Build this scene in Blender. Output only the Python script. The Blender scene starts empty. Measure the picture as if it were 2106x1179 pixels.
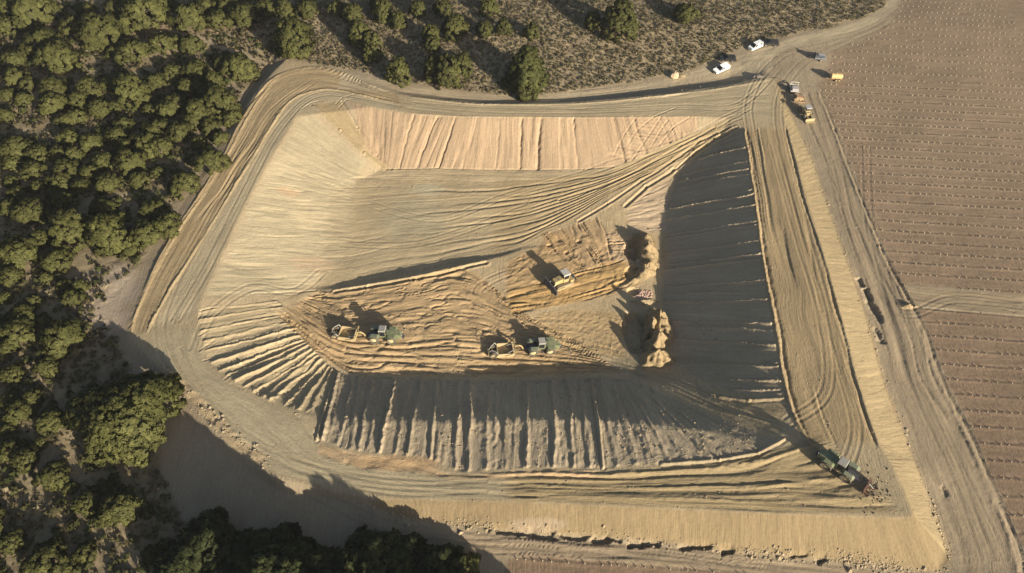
import bpy, math, random
import numpy as np
from mathutils import Vector, Matrix
from mathutils.geometry import delaunay_2d_cdt

SC = bpy.context.scene
COL = SC.collection
R = math.radians
rng = random.Random(7)

# ------------------------------------------------------------------ camera
FPX, IW, IH = 1500.0, 2106.0, 1179.0          # focal length and photo size in photo pixels
PITCH, CAMZ = R(50.5), 120.0
cam_d = bpy.data.cameras.new('camera')
cam_d.sensor_width = 36.0
cam_d.lens = 36.0 * FPX / IW
cam_d.clip_start, cam_d.clip_end = 1.0, 6000.0
cam = bpy.data.objects.new('camera', cam_d)
cam.location = (0, 0, CAMZ)
cam.rotation_euler = (R(90) - PITCH, 0, 0)
COL.objects.link(cam)
SC.camera = cam

# ------------------------------------------------------------------ sky, sun, exposure
SUN_EL, SUN_AZ_LEFT = R(16.2), R(41.0)        # shadows run forward and 41 degrees to the left
world = bpy.data.worlds.new('World')
SC.world = world
world.use_nodes = True
nt = world.node_tree
nt.nodes.clear()
sky = nt.nodes.new('ShaderNodeTexSky')
sky.sky_type = 'NISHITA'
sky.sun_disc = False
sky.sun_elevation = SUN_EL
sky.sun_rotation = R(180) - SUN_AZ_LEFT
sky.altitude = 500
sky.air_density, sky.dust_density, sky.ozone_density = 1.0, 3.0, 1.0
bg = nt.nodes.new('ShaderNodeBackground')
bg.inputs['Strength'].default_value = 0.05
wo = nt.nodes.new('ShaderNodeOutputWorld')
nt.links.new(sky.outputs[0], bg.inputs['Color'])
nt.links.new(bg.outputs[0], wo.inputs['Surface'])
sun_d = bpy.data.lights.new('sun', 'SUN')
sun_d.energy = 4.2
sun_d.angle = R(0.55)
sun_d.color = (1.0, 0.90, 0.75)
sun = bpy.data.objects.new('sun', sun_d)
_d = Vector((-math.sin(SUN_AZ_LEFT) * math.cos(SUN_EL), math.cos(SUN_AZ_LEFT) * math.cos(SUN_EL), -math.sin(SUN_EL)))
sun.rotation_euler = _d.to_track_quat('-Z', 'Y').to_euler()
sun.location = (60, -60, 150)
COL.objects.link(sun)
SC.view_settings.view_transform = 'Standard'
SC.view_settings.look = 'None'
SC.view_settings.exposure = 1.28
SC.view_settings.gamma = 1.0
SC.view_settings.use_curve_mapping = False

# ------------------------------------------------------------------ small helpers
ORD = ['zeroth', 'first', 'second', 'third', 'fourth', 'fifth', 'sixth', 'seventh', 'eighth', 'ninth', 'tenth', 'eleventh', 'twelfth', 'thirteenth', 'fourteenth', 'fifteenth', 'sixteenth', 'seventeenth', 'eighteenth', 'nineteenth']
def ordinal(n):
    if n < 20: return ORD[n]
    t, u = divmod(n, 10)
    return (['twentieth', 'thirtieth', 'fortieth', 'fiftieth'][t - 2]) if u == 0 else ['twenty', 'thirty', 'forty', 'fifty'][t - 2] + '-' + ORD[u]
def tag(o, label=None, cat=None, group=None, kind=None):
    if label: o['label'] = label
    if cat: o['category'] = cat
    if group: o['group'] = group
    if kind: o['kind'] = kind
    return o

def _hash(ix, iy, seed):
    h = (ix.astype(np.int64) * 374761393 + iy.astype(np.int64) * 668265263 + seed * 1442695041) & 0x7fffffff
    h = ((h ^ (h >> 13)) * 1274126177) & 0x7fffffff
    return ((h ^ (h >> 16)) & 0xffff).astype(np.float32) / 65535.0

def vn(x, y, seed=0):
    """smooth value noise 0..1"""
    x = np.asarray(x, dtype=np.float32); y = np.asarray(y, dtype=np.float32)
    x, y = np.broadcast_arrays(x, y)
    ix = np.floor(x); iy = np.floor(y)
    fx = x - ix; fy = y - iy
    fx = fx * fx * (3 - 2 * fx); fy = fy * fy * (3 - 2 * fy)
    ix = ix.astype(np.int64); iy = iy.astype(np.int64)
    a = _hash(ix, iy, seed); b = _hash(ix + 1, iy, seed)
    c = _hash(ix, iy + 1, seed); d = _hash(ix + 1, iy + 1, seed)
    return (a + (b - a) * fx) * (1 - fy) + (c + (d - c) * fx) * fy

def fbm(x, y, seed=0, octs=4, gain=0.5):
    s = 0; a = 1; t = 0
    for k in range(octs):
        s = s + a * vn(x * 2 ** k + 17.3 * k, y * 2 ** k - 9.1 * k, seed + k * 31); t += a; a *= gain
    return s / t

def sstep(a, b, x):
    t = np.clip((x - a) / (b - a), 0, 1)
    return t * t * (3 - 2 * t)

CP, SP = math.cos(PITCH), math.sin(PITCH)

def unproject(px, py, z):
    u = (np.asarray(px, float) - IW / 2) / FPX
    v = (np.asarray(py, float) - IH / 2) / FPX
    dz = -SP - v * CP
    t = (z - CAMZ) / dz
    return u * t, (CP - v * SP) * t

# ------------------------------------------------------------------ breaklines of the ground (survey points: photo x, photo y, height)
RIM_TOP = [(645, 216, 0), (672, 206, 0), (700, 204, 0), (760, 220, 0), (850, 234, 0), (950, 240, 0), (1075, 241, 0), (1200, 242, 0), (1320, 240, 0), (1440, 240, 0), (1500, 243, 0), (1526, 260, 0)]
RIM_RIGHT = [(1526, 260, 0), (1538, 340, 0), (1550, 430, 0), (1562, 520, 0), (1578, 610, 0), (1594, 700, 0), (1604, 770, 0), (1612, 815, 0)]
RIM_BOT = [(1640, 880, 0), (1612, 903, 0), (1560, 932, 0), (1480, 946, 0), (1360, 955, 0), (1230, 966, 0), (1100, 962, 0), (990, 966, 0), (940, 975, -.1), (860, 942, -.1), (790, 937, 0), (720, 927, 0), (650, 906, 0), (600, 842, 0), (520, 805, 0), (460, 772, 0), (417, 738, 0), (409, 685, 0), (408, 636, 0)]
RIM_LEFT = [(408, 636, 0), (424, 590, 0), (450, 540, 0), (490, 450, 0), (530, 375, 0), (570, 305, 0), (610, 240, 0), (645, 216, 0)]
BASE = [(790, 347, -6.6), (900, 347, -6.6), (1000, 350, -6.6), (1100, 350, -6.6), (1200, 348, -6.2), (1262, 343, -5.6)]
RAMP1_L = [(1262, 343, -5.6), (1350, 308, -4.0), (1440, 270, -1.9), (1500, 243, 0)]
RAMP1_R = [(1522, 268, -.3), (1480, 292, -2.7), (1430, 325, -4.8), (1395, 362, -6.2), (1376, 410, -7.1)]
BASE_R = [(1376, 410, -7.1), (1368, 470, -7.9), (1364, 560, -8.4), (1364, 640, -8.9), (1368, 700, -8.8), (1392, 742, -8.0), (1430, 775, -5.6), (1490, 806, -3.2), (1545, 818, -1.5), (1605, 823, -.2)]
RAMP2_L = [(1290, 782, -7.6), (1350, 800, -5.6), (1420, 834, -3.8), (1500, 868, -2.0), (1570, 893, -.7), (1612, 903, 0)]
RAMP2_M = [(1310, 764, -7.7), (1380, 788, -5.6), (1450, 822, -3.7), (1530, 848, -2.0), (1600, 866, -.6)]
BASE_B = [(690, 764, -5.3), (740, 776, -5.7), (832, 780, -5.9), (960, 782, -6.2), (1050, 781, -6.9), (1141, 780, -7.7), (1216, 780, -7.9), (1290, 782, -7.6)]
# the lower slope is gentle near the rim and steep towards the floor
MID_B = [(660, 866, -.6), (712, 866, -.8), (800, 866, -.8), (905, 868, -.9), (1000, 866, -.95), (1150, 862, -1.0), (1260, 868, -1.0), (1370, 876, -.8), (1460, 888, -.6), (1560, 912, -.3)]
BASE_L = [(790, 347, -6.6), (735, 372, -6.7), (705, 420, -6.9), (690, 480, -7.0), (672, 540, -7.0), (650, 592, -6.8)]
FAN_IN = [(560, 625, -2.9), (600, 655, -3.7), (640, 700, -4.5), (690, 764, -5.3)]
STEP_UP = [(650, 597, -6.4), (720, 590, -6.0), (850, 566, -5.9), (950, 545, -6.1), (1030, 528, -6.8), (1075, 512, -7.1)]
STEP_DN = [(650, 592, -6.8), (720, 584, -7.1), (850, 559, -7.2), (950, 538, -7.3), (1030, 523, -7.4), (1075, 508, -7.3)]
CREST_TOP = [(590, 121, .1), (640, 130, 0), (690, 140, 0), (745, 165, 0), (822, 194, 0), (917, 206, 0), (995, 213, 0), (1155, 212, 0), (1277, 203, 0), (1400, 189, 0), (1502, 175, 0), (1556, 162, 0), (1592, 158, 0)]
DROP_TOP = [(740, 156, -.2), (822, 189, -.5), (917, 201, -.9), (995, 207, -1.1), (1155, 204, -1.3), (1277, 194, -1.6), (1400, 178, -1.8), (1502, 164, -1.8), (1548, 155, -1.2), (1580, 148, -.2)]
CREST_RIGHT = [(1592, 158, 0), (1617, 256, 0), (1644, 354, 0), (1653, 399, 0), (1690, 511, 0), (1725, 636, 0), (1766, 790, 0), (1804, 908, 0), (1841, 969, 0), (1876, 1052, 0)]
CREST_BOT = [(1876, 1066, 0), (1800, 1064, 0), (1637, 1058, 0), (1399, 1048, 0), (1226, 1040, 0), (1090, 1034, 0), (917, 1030, 0), (775, 1028, 0)]
CREST_LEFT = [(775, 1028, 0), (660, 1004, 0), (560, 982, 0), (535, 955, 0), (480, 922, 0), (430, 872, 0), (375, 805, 0), (320, 752, 0), (285, 715, 0), (263, 690, 0), (275, 640, .3), (319, 543, .4), (360, 469, .4), (407, 401, .3), (458, 316, .3), (485, 262, .2), (530, 185, .2), (560, 150, .2), (590, 121, .1)]
TOE_RIGHT = [(1598, 160, -.2), (1617, 208, -.6), (1637, 258, -1.0), (1671, 326, -1.6), (1692, 400, -2.0), (1743, 536, -2.8), (1773, 620, -3.2), (1795, 690, -3.5), (1821, 790, -3.9), (1851, 864, -4.1), (1882, 949, -4.5), (1916, 1037, -4.9), (1950, 1128, -5.3), (1952, 1158, -5.4), (1926, 1177, -5.4)]
TOE_BOT = [(1926, 1177, -5.4), (1830, 1165, -5.0), (1722, 1153, -4.6), (1620, 1145, -4.3), (1529, 1139, -4.1), (1399, 1119, -3.6), (1277, 1107, -3.2), (1161, 1098, -2.8), (1005, 1087, -2.2), (917, 1076, -1.8), (815, 1062, -1.2), (760, 1035, -.6)]
OUT_LEFT = [(700, 1030, -.9), (580, 1010, -1.2), (515, 968, -1.2), (455, 930, -1.2), (395, 868, -1.1), (335, 795, -1.0), (290, 755, -.9), (240, 715, -.6), (240, 650, -.2), (300, 540, 0), (340, 470, 0), (388, 400, 0), (440, 312, -.3), (468, 258, -1.1), (512, 190, -1.8), (545, 145, -1.9)]

pts, edges = [], []
def line(l, closed=False):
    ids = []
    for (px, py, z) in l:
        x, y = unproject(px, py, z)
        pts.append((float(x), float(y), z)); ids.append(len(pts) - 1)
    for a, b in zip(ids, ids[1:]): edges.append((a, b))
for l in (RIM_TOP, RIM_RIGHT, RIM_BOT, RIM_LEFT, BASE, RAMP1_L, RAMP1_R, BASE_R, RAMP2_L, RAMP2_M, BASE_B, MID_B, BASE_L, FAN_IN,
          STEP_UP, STEP_DN, CREST_TOP, DROP_TOP, CREST_RIGHT, CREST_BOT, CREST_LEFT, TOE_RIGHT, TOE_BOT, OUT_LEFT):
    line(l)
# loose survey points: pit floor, crest road, country around
for p in [(900, 420, -7.0), (1000, 460, -7.3), (1150, 440, -7.0), (1250, 400, -6.4), (800, 480, -7.1), (760, 540, -7.1),
          (1200, 500, -7.3), (1280, 480, -7.4), (1150, 580, -7.3), (1250, 620, -8.2), (900, 640, -6.1), (1000, 700, -6.6), (800, 720, -5.7), (700, 690, -5.4), (1150, 720, -7.9),
          (1280, 720, -8.4), (1250, 760, -8.0),
          (400, 560, .05), (1600, 500, -.05), (1650, 700, -.05), (1700, 900, .0), (1300, 1000, 0), (800, 990, 0), (480, 860, 0)]:
    line([p])
# natural ground: falls to the lower right, rises gently to the upper left
for p in [(1650, 140, -.2), (1750, 150, -.4), (1700, 60, .6), (2000, 60, .8), (1800, 330, -1.8), (2060, 330, -1.6), (1900, 600, -3.3), (2100, 600, -3.2),
          (2000, 900, -4.7), (2120, 950, -4.7), (2090, 1150, -5.7), (1700, 1200, -4.9), (1300, 1170, -3.5), (1000, 1150, -2.6), (800, 1130, -1.8),
          (500, 1050, -1.4), (400, 1000, -1.3), (600, 1150, -1.6), (300, 900, -1.0), (200, 1100, -1.2), (60, 900, -.5), (60, 600, .6), (200, 450, .4), (350, 250, .2),
          (100, 250, 1.6), (400, 60, .5), (60, 20, 3.0), (600, 40, -.6), (800, 100, -.6), (1000, 60, .6), (1200, 120, -.6), (1400, 60, .6), (1500, 110, -.5), (1350, 140, -1.1), (1100, 182, -1.1), (900, 175, -.5), (1600, 50, .6),
          (720, 120, -.4), (1640, 20, 1.0)]:
    line([p])
for a in range(0, 360, 20):
    for rr in (260, 520, 1600):
        x, y = rr * math.sin(R(a)), 110 + rr * math.cos(R(a))
        if rr == 260 and (y < -60): pass
        z = -1.0 - x * 0.012 + (y - 110) * 0.012
        if rr == 1600: z = -4 + 10 * math.sin(a * .05)
        pts.append((x, y, z))
vo, eo, fo, ov, oe, of = delaunay_2d_cdt([Vector(p[:2]) for p in pts], edges, [], 0, 1e-4)
vz = []
for k, src in enumerate(ov):
    if src: vz.append(pts[src[0]][2])
    else:   # crossing of two breaklines
        x, y = vo[k]; best = None
        for (a, b) in edges:
            ax, ay, az = pts[a]; bx, by, bz = pts[b]
            L2 = (bx - ax) ** 2 + (by - ay) ** 2
            t = max(0, min(1, ((x - ax) * (bx - ax) + (y - ay) * (by - ay)) / L2)) if L2 else 0
            d = (ax + t * (bx - ax) - x) ** 2 + (ay + t * (by - ay) - y) ** 2
            if best is None or d < best[0]: best = (d, az + t * (bz - az))
        vz.append(best[1])

def axis(spec):
    out = [spec[0][0]]
    for (a, b, st) in spec:
        n = max(1, int(round((b - a) / st)))
        out += list(a + (b - a) * np.arange(1, n + 1) / n)
    return np.array(out)
def far(a, b, n):       # geometric steps from a out to b
    s = np.sign(b - a)
    return a + s * np.geomspace(3, abs(b - a), n)
X1 = np.concatenate([far(-175, -1500, 14)[::-1], axis([(-175, -78, .7), (-78, 72, .215), (72, 98, .3), (98, 185, .6)]), far(185, 1500, 14)])
Y1 = np.concatenate([far(5, -700, 12)[::-1], axis([(5, 38, .6), (38, 172, .215), (172, 245, .6)]), far(245, 1500, 14)])
NX, NY = len(X1), len(Y1)
XX, YY = np.meshgrid(X1, Y1)
ZZ = np.full((NY, NX), -2.0)
for tri in fo:
    for k in range(1, len(tri) - 1):
        ia, ib, ic = tri[0], tri[k], tri[k + 1]
        (ax, ay), (bx, by), (cx, cy) = vo[ia], vo[ib], vo[ic]
        i0, i1 = np.searchsorted(X1, [min(ax, bx, cx) - .01, max(ax, bx, cx) + .01])
        j0, j1 = np.searchsorted(Y1, [min(ay, by, cy) - .01, max(ay, by, cy) + .01])
        if i0 >= i1 or j0 >= j1: continue
        x = XX[j0:j1, i0:i1]; y = YY[j0:j1, i0:i1]
        det = (by - cy) * (ax - cx) + (cx - bx) * (ay - cy)
        if abs(det) < 1e-9: continue
        w0 = ((by - cy) * (x - cx) + (cx - bx) * (y - cy)) / det
        w1 = ((cy - ay) * (x - cx) + (ax - cx) * (y - cy)) / det
        w2 = 1 - w0 - w1
        m = (w0 >= -1e-6) & (w1 >= -1e-6) & (w2 >= -1e-6)
        ZZ[j0:j1, i0:i1][m] = (w0 * vz[ia] + w1 * vz[ib] + w2 * vz[ic])[m]

def blur(a, n=1):
    for _ in range(n):
        b = a.copy()
        b[1:-1] = (a[:-2] + 2 * a[1:-1] + a[2:]) / 4
        a = b.copy()
        a[:, 1:-1] = (b[:, :-2] + 2 * b[:, 1:-1] + b[:, 2:]) / 4
    return a
ZZ = blur(ZZ, 3)

def height(x, y, Z=None):
    Z = ZZ if Z is None else Z
    x = np.asarray(x, float); y = np.asarray(y, float)
    i = np.clip(np.searchsorted(X1, x) - 1, 0, NX - 2); j = np.clip(np.searchsorted(Y1, y) - 1, 0, NY - 2)
    fx = np.clip((x - X1[i]) / (X1[i + 1] - X1[i]), 0, 1); fy = np.clip((y - Y1[j]) / (Y1[j + 1] - Y1[j]), 0, 1)
    return (Z[j, i] * (1 - fx) + Z[j, i + 1] * fx) * (1 - fy) + (Z[j + 1, i] * (1 - fx) + Z[j + 1, i + 1] * fx) * fy

# the left slope runs out gently into the floor
_gx, _gy = (float(q) for q in unproject(665, 470, -7))
_w = sstep(1.0, .4, np.hypot((XX - _gx) / 21, (YY - _gy + 1) / 24))
_ux, _uy = np.arange(_gx - 50, _gx + 50, .9), np.arange(_gy - 50, _gy + 50, .9)
_U = blur(height(*np.meshgrid(_ux, _uy)), 60)
_i = np.clip((XX - _ux[0]) / .9, 0, len(_ux) - 2.001); _j = np.clip((YY - _uy[0]) / .9, 0, len(_uy) - 2.001)
_a, _b = _i.astype(int), _j.astype(int); _i, _j = _i - _a, _j - _b
ZZ = ZZ * (1 - _w) + _w * ((_U[_b, _a] * (1 - _i) + _U[_b, _a + 1] * _i) * (1 - _j) + (_U[_b + 1, _a] * (1 - _i) + _U[_b + 1, _a + 1] * _i) * _j)

def ground_at(px, py, Z=None, it=26):
    """the place on the ground that shows at a photo pixel"""
    z = np.zeros(np.shape(px))
    for _ in range(it):
        x, y = unproject(px, py, z)
        z = z + 0.6 * (height(x, y, Z) - z)
    return x, y, z
def G(px, py):
    x, y, z = ground_at(np.array([px], float), np.array([py], float))
    return float(x[0]), float(y[0]), float(z[0])

# ------------------------------------------------------------------ regions of the ground (closed outlines on the photo, laid on the ground)
def dens(l, step=14):
    out = []
    n = len(l)
    for k in range(n):
        (ax, ay), (bx, by) = l[k][:2], l[(k + 1) % n][:2]
        m = max(1, int(math.hypot(bx - ax, by - ay) / step))
        for q in range(m):
            out.append((ax + (bx - ax) * q / m, ay + (by - ay) * q / m))
    return np.array(out)

WX = XX + 1.1 * (fbm(XX / 2.2, YY / 2.2, 5, 3) - .5)       # slightly wandering borders
WY = YY + 1.1 * (fbm(XX / 2.2, YY / 2.2, 55, 3) - .5)

def inside(poly_px, warp=True):
    p = dens(poly_px)
    gx, gy, _ = ground_at(p[:, 0], p[:, 1])
    x, y = (WX, WY) if warp else (XX, YY)
    i0, i1 = np.searchsorted(X1, [gx.min() - 2, gx.max() + 2]); j0, j1 = np.searchsorted(Y1, [gy.min() - 2, gy.max() + 2])
    sx, sy = x[j0:j1, i0:i1], y[j0:j1, i0:i1]
    m = np.zeros(sx.shape, bool)
    n = len(gx)
    for k in range(n):
        x0, y0, x1, y1 = gx[k], gy[k], gx[(k + 1) % n], gy[(k + 1) % n]
        if y0 == y1: continue
        lo, hi = min(y0, y1), max(y0, y1)
        row = (sy > lo) & (sy <= hi)
        m ^= row & (sx < x0 + (sy - y0) * (x1 - x0) / (y1 - y0))
    out = np.zeros(XX.shape, bool)
    out[j0:j1, i0:i1] = m
    return out

rv = lambda l: list(reversed(l))
POLY_CREST = CREST_TOP + CREST_RIGHT + CREST_BOT + CREST_LEFT
POLY_PIT = RIM_TOP + RIM_RIGHT + RIM_BOT + RIM_LEFT
POLY_FLOOR = BASE + RAMP1_L + RAMP1_R + BASE_R + [(1612, 903)] + rv(RAMP2_L) + rv(BASE_B) + rv(FAN_IN) + rv(BASE_L)
POLY_EMB = CREST_RIGHT + CREST_BOT + rv(TOE_BOT) + rv(TOE_RIGHT)
POLY_FIELD_A = [(1868, -30), (1836, 45), (1775, 82), (1712, 104), (1700, 150), (1682, 178), (1698, 212), (1718, 258), (1741, 319), (1772, 400), (1800, 468), (1824, 529), (1846, 585), (1960, 592), (2180, 616), (2700, 650), (2700, -30)]
POLY_FIELD_B = [(1889, 636), (2000, 643), (2106, 652), (2700, 690), (2700, 1300), (2160, 1260), (2104, 1118), (2078, 1067), (2055, 1016), (2028, 955), (1997, 881), (1973, 833), (1950, 795), (1933, 746), (1916, 705), (1895, 658)]
POLY_FIELD_C = [(1045, 1150), (1100, 1143), (1300, 1160), (1500, 1176), (1720, 1198), (1720, 1500), (960, 1500)]
POLY_SCRUB = [(690, 138), (768, 153), (812, 163), (890, 176), (982, 190), (1073, 200), (1107, 197), (1209, 180), (1311, 166), (1379, 149), (1400, 149), (1444, 132), (1475, 119), (1502, 108), (1543, 92), (1597, 81), (1644, 66), (1705, 58), (1746, 44), (1790, 30), (1821, 14), (1840, -30), (1900, -260), (900, -260), (640, -30), (640, 130)]
POLY_FOREST = [(640, 130), (596, 116), (556, 130), (500, 190), (458, 258), (425, 312), (380, 395), (330, 470), (285, 545), (240, 600), (205, 640), (235, 690), (262, 740), (300, 800), (322, 915), (333, 983), (363, 1037), (373, 1067), (441, 1078), (509, 1108), (543, 1090), (577, 1101), (645, 1128), (700, 1130), (760, 1090), (850, 1120), (904, 1135), (971, 1139), (988, 1179), (940, 1500), (-900, 1500), (-700, -260), (640, -260)]

R_TRACK, R_FOREST, R_SCRUB, R_FIELD, R_EMB, R_CREST, R_SLOPE, R_FLOOR = range(8)
REG = np.full(XX.shape, R_TRACK, np.int8)
REG[inside(POLY_FOREST)] = R_FOREST
REG[inside(POLY_SCRUB)] = R_SCRUB
M_FIELD = inside(POLY_FIELD_A) | inside(POLY_FIELD_B) | inside(POLY_FIELD_C)
REG[M_FIELD] = R_FIELD
# footpath through the wood
_p = np.array([(225, 10), (255, 40), (300, 62), (350, 62), (400, 75), (440, 92), (485, 108), (540, 130)], float)
_gx, _gy, _ = ground_at(_p[:, 0], _p[:, 1])
for k in range(len(_gx) - 1):
    t_ = np.clip(((WX - _gx[k]) * (_gx[k + 1] - _gx[k]) + (WY - _gy[k]) * (_gy[k + 1] - _gy[k])) / ((_gx[k + 1] - _gx[k]) ** 2 + (_gy[k + 1] - _gy[k]) ** 2), 0, 1)
    REG[np.hypot(WX - _gx[k] - t_ * (_gx[k + 1] - _gx[k]), WY - _gy[k] - t_ * (_gy[k + 1] - _gy[k])) < .9] = R_TRACK
REG[inside(POLY_EMB, False)] = R_EMB
M_CREST = inside(POLY_CREST, False); REG[M_CREST] = R_CREST
M_PIT = inside(POLY_PIT, False); REG[M_PIT] = R_SLOPE
M_FLOOR = inside(POLY_FLOOR, False) & M_PIT; REG[M_FLOOR] = R_FLOOR
# everything far outside the surveyed area
out = (REG == R_TRACK) & ((YY > 250) | (XX < -190) | (YY < 0) | (XX > 190))
REG[out & (XX < 90)] = R_FOREST
REG[out & (XX >= 90)] = R_FIELD

ALB = {R_TRACK: (.285, .23, .155), R_FOREST: (.215, .175, .108), R_SCRUB: (.255, .205, .13), R_FIELD: (.24, .178, .12), R_EMB: (.23, .175, .10),
       R_CREST: (.335, .27, .17), R_SLOPE: (.38, .305, .195), R_FLOOR: (.39, .305, .185)}
CC = np.zeros(XX.shape + (3,))
for k, c in ALB.items(): CC[REG == k] = c
for ch in range(3): CC[..., ch] = blur(CC[..., ch], 3)

# ------------------------------------------------------------------ flow patches: ruts, ridges and streaks that follow the machines
FL_C = XX.copy(); FL_L = YY.copy()        # across / along coordinates in metres for the material's fine grain
DZ = np.zeros(XX.shape)

class Patch:
    def __init__(s, rungs, nw=24):
        ra = np.array([a for a, b in rungs], float); rb = np.array([b for a, b in rungs], float)
        n = len(rungs); m = (n - 1) * 8 + 1
        def cr(P, u):
            i = np.clip(np.floor(u).astype(int), 0, n - 2); f = (u - i)[:, None]
            p1, p2 = P[i], P[i + 1]; p0 = P[np.maximum(i - 1, 0)]; p3 = P[np.minimum(i + 2, n - 1)]
            m1, m2 = (p2 - p0) / 2, (p3 - p1) / 2
            return (2 * f ** 3 - 3 * f ** 2 + 1) * p1 + (f ** 3 - 2 * f ** 2 + f) * m1 + (-2 * f ** 3 + 3 * f ** 2) * p2 + (f ** 3 - f ** 2) * m2
        u = np.linspace(0, n - 1, m)
        A, B = cr(ra, u), cr(rb, u)
        w = np.linspace(0, 1, nw)
        px = A[:, None, 0] * (1 - w) + B[:, None, 0] * w; py = A[:, None, 1] * (1 - w) + B[:, None, 1] * w
        gx, gy, _ = ground_at(px, py)
        sl = np.hypot(np.diff(gx, axis=0), np.diff(gy, axis=0)).mean(1); s.lt = np.concatenate([[0], np.cumsum(sl)])
        sw = np.hypot(np.diff(gx, axis=1), np.diff(gy, axis=1)).mean(0); s.lw = np.concatenate([[0], np.cumsum(sw)])
        s.len, s.wid = s.lt[-1], s.lw[-1]
        mx = max(np.hypot(np.diff(gx, axis=1), np.diff(gy, axis=1)).sum(1).max(), s.wid)
        nt_, nw_ = int(s.len / .11) + 2, int(mx / .11) + 2
        ti = np.linspace(0, m - 1, nt_); wi = np.linspace(0, nw - 1, nw_)
        def up(Q):
            i = np.minimum(ti.astype(int), m - 2); f = (ti - i)[:, None]; Q = Q[i] * (1 - f) + Q[i + 1] * f
            j = np.minimum(wi.astype(int), nw - 2); g = wi - j
            return Q[:, j] * (1 - g) + Q[:, j + 1] * g
        x, y = up(gx), up(gy)
        ix = np.searchsorted((X1[1:] + X1[:-1]) / 2, x.ravel()); iy = np.searchsorted((Y1[1:] + Y1[:-1]) / 2, y.ravel())
        flat = iy * NX + ix
        T = np.full(NX * NY, np.nan); W = np.full(NX * NY, np.nan)
        T[flat] = np.repeat(np.interp(ti, np.arange(m), s.lt), nw_); W[flat] = np.tile(np.interp(wi, np.arange(nw), s.lw), nt_)
        s.idx = np.flatnonzero(~np.isnan(T))
        s.T, s.W = T[s.idx], W[s.idx]
        s.u_of_t = lambda uu: np.interp(np.asarray(uu, float) * 8, np.arange(m), s.lt)
    def feather(s, ft=1.0, fw=.8):
        return (sstep(0, ft, s.T) * sstep(0, ft, s.len - s.T) * sstep(0, fw, s.W) * sstep(0, fw, s.wid - s.W))

def apply(p, mode='along', und=.12, lam=1.6, groove=.10, glam=1.3, gw=.10, stretch=14, tint=None, tk=.8, cvar=.10, ft=1.0, fw=.8, seed=1, only=None, ridges=None, extra=None, wander=.5):
    c, l = (p.W, p.T) if mode == 'along' else (p.T, p.W)
    c2 = c + wander * (vn(l / 9, c * .15, seed + 3) - .5) * 2 * min(1, lam)
    f = p.feather(ft, fw)
    if only is not None: f = f * only.ravel()[p.idx]
    d = und * (fbm(c2 / lam, l / (lam * stretch), seed, 2) - .5) * 2
    n = vn(c2 / glam, l / (glam * stretch), seed + 11)
    gmask = sstep(.35, .65, vn(c / (glam * 3) + 40, l / (glam * stretch * .8), seed + 12))
    g = np.exp(-((n - .5) / gw) ** 2) * gmask
    d = d - groove * g + .4 * groove * np.exp(-((n - .5 - 2.1 * gw) / gw) ** 2) * gmask
    if ridges is not None:
        for (c0, w, h) in ridges:
            wob = c + .5 * (vn(l / 5, c0 * 3.1, seed + 5) - .5) + .34 * (vn(l / 1.1, c0 * 1.7, seed + 6) - .5)
            on = (.55 + .75 * vn(l / 6, c0 * 7.7, seed + 7))
            d = d + h * on * np.exp(-(np.abs(wob - c0) / w) ** 1.6) * (1 + .5 * (fbm(c / .45, l / .6, seed + 8, 2) - .5))
    if extra is not None: d = d + extra(c, l)
    DZ.ravel()[p.idx] += d * f
    fl = f > .02
    FL_C.ravel()[p.idx[fl]] = c2[fl] + seed * 13.7; FL_L.ravel()[p.idx[fl]] = l[fl] + seed * 5.1
    if tint is not None:
        k = (f * tk)[:, None]
        st = 1 + cvar * 2 * (fbm(c2 / .9, l / 14, seed + 21, 3) - .5)[:, None]
        cc = CC.reshape(-1, 3)
        cc[p.idx] = cc[p.idx] * (1 - k) + np.array(tint) * st * k
    else:
        st = 1 + cvar * 2 * ((fbm(c2 / .9, l / 14, seed + 21, 3) - .5) * f)[:, None]
        CC.reshape(-1, 3)[p.idx] *= st

BROWN, OLIVE, GREY, CREAM, PINK, ORANGE, YELL, DUSK = (.295, .222, .126), (.285, .22, .122), (.345, .288, .19), (.395, .334, .218), (.37, .268, .172), (.345, .225, .096), (.225, .172, .098), (.30, .24, .165)
# crest road, left: tracked outer strip and smooth inner strip
lo = [(263, 690), (275, 640), (319, 543), (360, 469), (407, 401), (458, 316), (485, 262), (530, 190), (575, 150), (640, 136), (700, 146), (760, 172), (830, 200)]
li = [(303, 690), (320, 655), (358, 590), (408, 512), (476, 400), (520, 330), (560, 265), (592, 217), (625, 196), (670, 186), (720, 192), (780, 206), (830, 216)]
P = Patch(list(zip(lo, li)), 16)
apply(P, und=.10, lam=1.3, groove=.16, glam=.85, gw=.09, stretch=26, tint=BROWN, seed=2, ft=2, fw=.5, cvar=.16, ridges=[(P.wid * .97, .45, .34), (P.wid * .06, .5, .25), (P.wid * .16, .3, .2)])
ri = [(408, 650), (420, 600), (452, 536), (490, 450), (532, 372), (570, 305), (596, 262), (622, 232), (650, 212), (700, 204), (740, 212), (790, 224), (830, 230)]
apply(Patch(list(zip(li, ri)), 14), und=.05, lam=2.2, groove=.035, glam=1.6, stretch=25, tint=GREY, tk=.9, seed=3, ft=2, fw=1.5, cvar=.10)
apply(Patch([((303, 690), (408, 660)), ((330, 752), (425, 750)), ((385, 815), (490, 796)), ((440, 870), (570, 836)), ((492, 922), (640, 880)), ((560, 975), (700, 935)), ((680, 1003), (800, 945)), ((850, 1026), (930, 985)), ((1060, 1028), (1060, 978))], 16),
      und=.06, lam=2.5, groove=.03, glam=2, stretch=18, tint=(.372, .315, .205), seed=4, ft=3, fw=1.5)
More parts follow.
